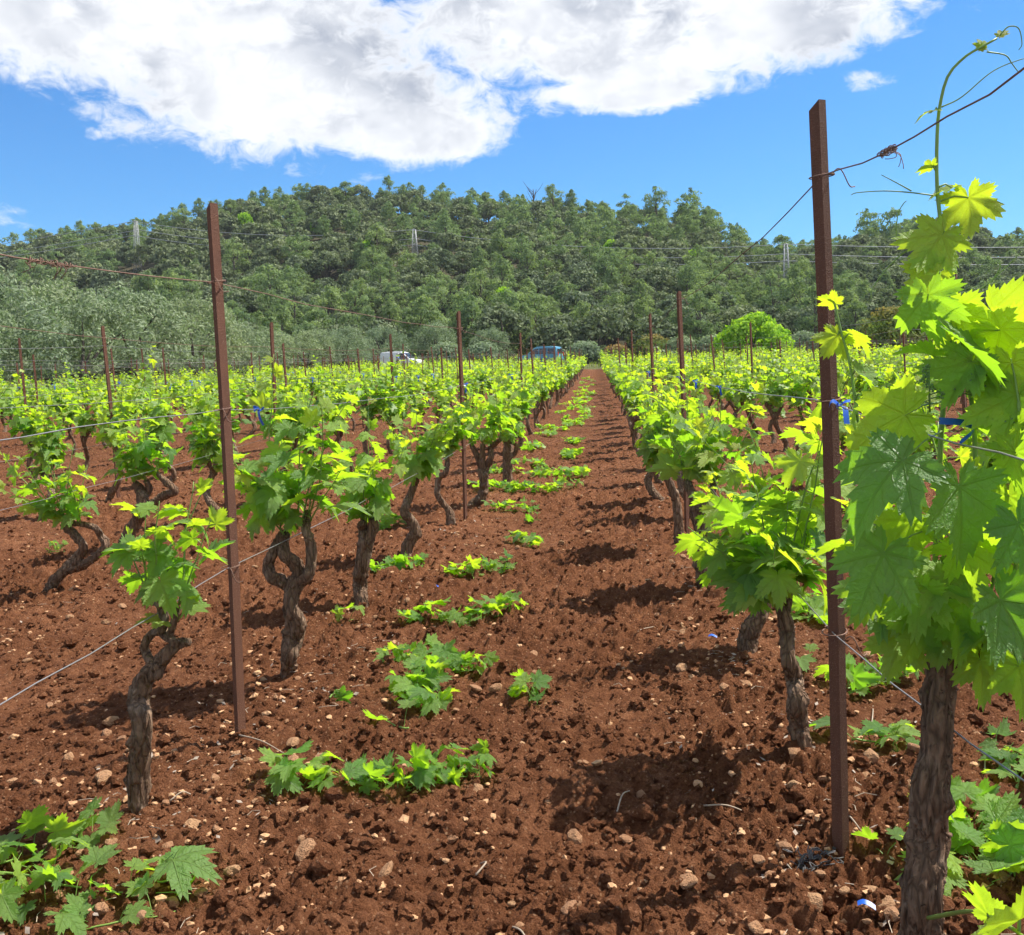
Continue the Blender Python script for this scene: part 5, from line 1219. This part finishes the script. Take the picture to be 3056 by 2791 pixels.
# ------------------------------------------------------------------ pylons and power lines
def build_pylons():
    tops = []
    for px, py_top, Y, lab, H in ((405, 660, 196, 'slender grey lattice tower rising from the woods at far left', 22), (1236, 685, 190, 'slender grey lattice tower in the woods above the white van', 22), (2345, 728, 178, 'slender grey lattice tower in the woods left of the dark right post', 22)):
        q = at(px, py_top, Y); x, z1 = q.x, q.z; z0 = float(base_z(np.array([x]), np.array([Y]))[0]); H = z1-z0; r = empty('lattice_tower', (x, Y, z0), lab, 'pylon', 'power line towers'); half = lambda z: .42*(1-z/H)+.26
        for sx in (-1, 1):
            for sy in (-1, 1):
                g = Geo(); g.tube([(sx*half(0), sy*half(0), -.5), (sx*half(H), sy*half(H), H)], .055, 4); link('leg', g.mesh('leg', [M_galv]), r)
        g = Geo(); n = 11
        for i in range(n):
            a, b = H*i/n, H*(i+1)/n
            for (x0, y0), (x1, y1) in (((-1, -1), (1, -1)), ((1, -1), (1, 1)), ((1, 1), (-1, 1)), ((-1, 1), (-1, -1))):
                g.tube([(x0*half(a), y0*half(a), a), (x1*half(b), y1*half(b), b)], .022, 3, cap=False); g.tube([(x1*half(a), y1*half(a), a), (x0*half(b), y0*half(b), b)], .022, 3, cap=False); g.tube([(x0*half(b), y0*half(b), b), (x1*half(b), y1*half(b), b)], .022, 3, cap=False)
        link('bracing', g.mesh('bracing', [M_galv]), r)
        tip = []
        for j, zz in enumerate((H-.2, H-1.7, H-3.2)):
            s = 1 if j != 1 else -1; g = Geo(); g.tube([(0, 0, zz), (0, -s*1.1, zz)], .07, 4); g.tube([(0, 0, zz+.4), (0, -s*1.1, zz)], .04, 3); link('cross_arm', g.mesh('cross_arm', [M_galv]), r); tip.append(np.array((x, Y-s*1.1, z0+zz)))
        tops.append(tip)
    ends = [[t+np.array((-120, 20, -4)) for t in tops[0]]]+tops+[[t+np.array((110, -12, -2.5)) for t in tops[2]]]
    for j, nm in enumerate(('upper', 'middle', 'lower')):
        P = []
        for A, B in zip(ends[:-1], ends[1:]):
            a, b = A[j], B[j]
            for i in range(16): f = i/16; p = a*(1-f)+b*f; p = p-UP*4*2.0*f*(1-f); P.append(p)
        P.append(ends[-1][j]); g = Geo(); g.tube(np.array(P), .05, 4, cap=False); tag(link('power_cable', g.mesh('power_cable', [M_cable])), '%s power cable strung between the lattice towers across the hill' % nm, 'cable', 'power cables')
build_pylons()

# ------------------------------------------------------------------ two small vans and a worker at the end of the field
def van(loc, rz, paint, prof, wins, screen, rear, L, label, rack=False):
    root = empty('parked_van', loc, label, 'van', 'vans parked at the end of the field', rz); W = 1.72
    hw = lambda z: W/2*(1-.13*np.clip((z-.95)/.9, 0, 1)**1.1)
    bm = bmesh.new(); a = [bm.verts.new((x, -hw(z), z)) for x, z in prof]; b = [bm.verts.new((x, hw(z), z)) for x, z in prof]; n = len(prof)
    bm.faces.new(a); bm.faces.new(b[::-1])
    for i in range(n): bm.faces.new((a[i], b[i], b[(i+1) % n], a[(i+1) % n]))
    bmesh.ops.recalc_face_normals(bm, faces=bm.faces); bmesh.ops.bevel(bm, geom=list(bm.edges), offset=.05, segments=3, affect='EDGES', profile=.5)
    bmesh.ops.triangulate(bm, faces=bm.faces); me = bpy.data.meshes.new('body'); bm.to_mesh(me); bm.free(); me.materials.append(paint)
    for p in me.polygons: p.use_smooth = True
    link('body', me, root)
    def pane(name, pts, mat, out):
        g = Geo(); c = np.array(pts); o = np.array(out)*.012; k = len(c); g.add(np.concatenate([c-o*2, c+o]), [(i, (i+1) % k, k+(i+1) % k, k+i) for i in range(k)], [(k, k+i, k+i+1) for i in range(1, k-1)]); return link(name, g.mesh(name, [mat], False), root)
    for s in (-1, 1):
        for w in wins: pane('side_window', [(x, s*hw(z), z) for x, z in (w if s < 0 else w[::-1])], M_glass, (0, s, .1))
        g = Geo(); g.box((L*.20, s*(W/2)-.02, .98), (L*.20+.14, s*(W/2)+.02, 1.10)); h = link('door', None, root) if False else None
        g = Geo(); g.box((.62, s*(W/2+.02)-.09, 1.02), (.72, s*(W/2+.02)+.09, 1.20)); link('wing_mirror', g.mesh('wing_mirror', [M_trim], False), root)
        g = Geo(); g.box((-.55, s*W/2-.012, .92), (-.38, s*W/2+.018, .955)); link('door_handle', g.mesh('door_handle', [M_trim], False), root)
        g = Geo(); g.box((-L/2+.25, s*W/2-.01, .52), (L/2-.3, s*W/2+.02, .62)); link('side_moulding', g.mesh('side_moulding', [M_trim], False), root)
        fx, fz = prof[0][0], .72; g = Geo(); g.box((L/2-.20, s*.62-.16, .68), (L/2+.015, s*.62+.16, .84)); link('headlight', g.mesh('headlight', [M_lamp], False), root)
        g = Geo(); g.box((-L/2-.012, s*.72-.07, .85), (-L/2+.08, s*.72+.07, 1.25)); link('tail_light', g.mesh('tail_light', [M_redlamp], False), root)
        for x in (-L/2+.72, L/2-.78):
            wh = empty('wheel', (x, s*(W/2-.10), .30)); wh.parent = root; t = np.linspace(0, 2*np.pi, 25)
            g = Geo(); g.tube([(0, -.09, 0), (0, -.07, 0), (0, .07, 0), (0, .09, 0)], [.27, .30, .30, .27], 24); link('tyre', g.mesh('tyre', [M_rubber]), wh); g = Geo(); g.tube([(0, s*.05, 0), (0, s*.095, 0), (0, s*.10, 0)], [.19, .19, .12], 20); link('rim', g.mesh('rim', [M_rim]), wh)
    sc_, sd = screen; pane('windscreen', [(sc_[0], -hw(sc_[1])*.88, sc_[1]), (sc_[0], hw(sc_[1])*.88, sc_[1]), (sd[0], hw(sd[1])*.86, sd[1]), (sd[0], -hw(sd[1])*.86, sd[1])], M_glass, (.6, 0, .8))
    ra, rb = rear; pane('rear_window', [(ra[0], hw(ra[1])*.84, ra[1]), (ra[0], -hw(ra[1])*.84, ra[1]), (rb[0], -hw(rb[1])*.84, rb[1]), (rb[0], hw(rb[1])*.84, rb[1])], M_glass, (-1, 0, .1))
    for x0, x1, nm in ((L/2-.16, L/2+.05, 'front_bumper'), (-L/2-.05, -L/2+.14, 'rear_bumper')):
        g = Geo(); g.box((x0, -W/2+.03, .34), (x1, W/2-.03, .58)); link(nm, g.mesh(nm, [M_trim], False), root)
    g = Geo(); g.box((L/2-.02, -.26, .44), (L/2+.062, .26, .55)); link('number_plate', g.mesh('number_plate', [M_cap], False), root)
    if rack:
        g = Geo()
        for x in (-1.5, -.7, .1): g.tube([(x, -.68, 1.86), (x, .68, 1.86)], .025, 5)
        for y in (-.66, .66): g.tube([(-1.6, y, 1.89), (.2, y, 1.89)], .02, 5)
        link('roof_rack', g.mesh('roof_rack', [M_galv]), root)
    return root
def build_vans():
    z = lambda x, y: float(base_z(np.array([x]), np.array([y]))[0])
    q = at(1200, 1075, 97); PW_ = [(2.15, .35), (2.17, .78), (1.95, .95), (1.25, 1.08), (.45, 1.74), (.15, 1.82), (-1.95, 1.84), (-2.12, 1.70), (-2.16, .95), (-2.12, .35)]
    van((q.x, 97, z(q.x, 97)+.12), R_(-14), M_white, PW_, [[(1.08, 1.10), (.42, 1.66), (-.12, 1.70), (-.12, 1.10)]], ((1.20, 1.13), (.50, 1.70)), ((-2.15, 1.08), (-2.14, 1.62)), 4.3, 'small white panel van with roof bars parked behind the vines', True)
    q = at(1616, 1068, 92); PB = [(2.02, .35), (2.05, .75), (1.85, .95), (1.15, 1.08), (.52, 1.66), (.15, 1.80), (-1.35, 1.82), (-1.82, 1.72), (-1.98, 1.0), (-2.0, .35)]
    van((q.x, 92, z(q.x, 92)+.18), R_(180-18), M_blue, PB, [[(.98, 1.10), (.45, 1.58), (-.02, 1.64), (-.02, 1.10)], [(-.10, 1.10), (-.10, 1.64), (-.85, 1.64), (-.85, 1.10)], [(-.95, 1.10), (-.95, 1.63), (-1.55, 1.60), (-1.72, 1.10)]], ((1.10, 1.12), (.56, 1.62)), ((-1.965, 1.08), (-1.87, 1.55)), 4.05, 'blue estate van with dark side windows parked behind the vines')
    # worker in blue beside the white van, seen from the side, looking along the van
    q = at(1188, 1080, 94.6); root = empty('person', (q.x, 94.6, z(q.x, 94.6)), 'person in blue shirt and white cap standing beside the white van', 'person', None, R_(-8))
    V = [(0,0,.98),(0,0,1.12),(0,0,1.28),(.01,0,1.44),(.02,0,1.52),(.045,0,1.60),(.06,0,1.68),(.05,0,1.76),
         (.0,.10,.94),(.03,.11,.52),(-.01,.11,.09),(.14,.12,.03),(.0,-.10,.94),(-.02,-.11,.52),(-.05,-.11,.09),(.10,-.12,.03),
         (.0,.19,1.43),(.02,.24,1.16),(.22,.20,1.04),(.30,.19,1.02),(.0,-.19,1.43),(.03,-.25,1.16),(.24,-.20,1.08),(.32,-.18,1.07),(.15,0,1.665)]
    E = [(0,1),(1,2),(2,3),(3,4),(4,5),(5,6),(6,7),(0,8),(8,9),(9,10),(10,11),(0,12),(12,13),(13,14),(14,15),(3,16),(16,17),(17,18),(18,19),(3,20),(20,21),(21,22),(22,23)]
    Rr = [.14,.135,.15,.13,.06,.075,.095,.07,.095,.065,.05,.04,.095,.065,.05,.04,.075,.052,.040,.030,.075,.052,.040,.030,.02]
    def skin(name, idx, mat, grow=0.0, parent=root):
        mp = {v: i for i, v in enumerate(idx)}; me = bpy.data.meshes.new(name); me.from_pydata([V[i] for i in idx], [(mp[a], mp[b]) for a, b in E if a in mp and b in mp], []); o = link(name, me); o.modifiers.new('skin', 'SKIN'); o.modifiers.new('smooth', 'SUBSURF').render_levels = 2; o.modifiers['smooth'].levels = 2
        for i, v in enumerate(idx): me.skin_vertices[0].data[i].radius = (Rr[v]+grow, Rr[v]+grow)
        me.skin_vertices[0].data[0].use_root = True
        dg = bpy.context.evaluated_depsgraph_get(); m2 = bpy.data.meshes.new_from_object(o.evaluated_get(dg)); bpy.data.objects.remove(o); m2.materials.clear(); m2.materials.append(mat)
        for p in m2.polygons: p.use_smooth = True
        return link(name, m2, parent)
    skin('body', list(range(24)), M_skin); skin('shirt', [0, 1, 2, 3, 16, 17, 20, 21], M_shirt, .022); skin('trousers', [0, 8, 9, 10, 12, 13, 14], M_trousers, .020)
    Vi, Fi = ico(1)
    g = Geo(); W = Vi*np.array((.105, .088, .07)); W[:, 2] = np.maximum(W[:, 2], -.012); g.add(W+(.05, 0, 1.765), None, Fi); g.box((.10, -.07, 1.742), (.22, .07, 1.752)); link('cap', g.mesh('cap', [M_cap]), root)
    g = Geo(); g.add(Vi*(.022, .014, .022)+(.152, 0, 1.675), None, Fi); link('nose', g.mesh('nose', [M_skin]), root)
    for s in (-1, 1):
        g = Geo(); g.box((.09, s*.11-.05, 0), (.24, s*.11+.05, .09)); g.box((-.08, s*.11-.045, 0), (.09, s*.11+.045, .13)); link('boot', g.mesh('boot', [M_rubber], False), root)
        h = np.array(V[19 if s > 0 else 23]); g = Geo(); g.add(Vi*(.045, .018, .04)+h+(.03, 0, 0), None, Fi)
        for fi in range(4): b = h+np.array((.06, 0, .024-.016*fi)); l = (.062, .072, .068, .052)[fi]; g.tube([b, b+(l*.55, s*-.004, -.006), b+(l, s*-.012, -.022)], [.0085, .008, .006], 6)
        b = h+np.array((.03, -s*.012, .03)); g.tube([b, b+(.03, -s*.02, .012), b+(.055, -s*.022, .012)], [.010, .009, .007], 6); link('hand', g.mesh('hand', [M_skin]), root)
        g = Geo(); g.add(Vi*(.012, .006, .012)+(.135, s*.036, 1.70), None, Fi); link('eye', g.mesh('eye', [M_rubber]), root)
build_vans()
# ------------------------------------------------------------------ thin air between the camera and the hill
hm = bpy.data.materials.new('haze'); hm.use_nodes = True; ht = NT(hm.node_tree)
hv = ht.n('ShaderNodeVolumePrincipled', None, Density=0.00015); hv.inputs['Color'].default_value = (.86, .92, 1, 1)
ho = ht.n('ShaderNodeOutputMaterial'); ht.link(hv.outputs[0], ho.inputs['Volume'])
g = Geo(); g.box((-4300, -60, -4), (4300, 1400, 95)); tag(link('haze', g.mesh('haze', [hm], False)), 'thin pale haze in the air over vineyard and hill', 'haze', None, 'stuff')
print('objects', len(sc.objects))
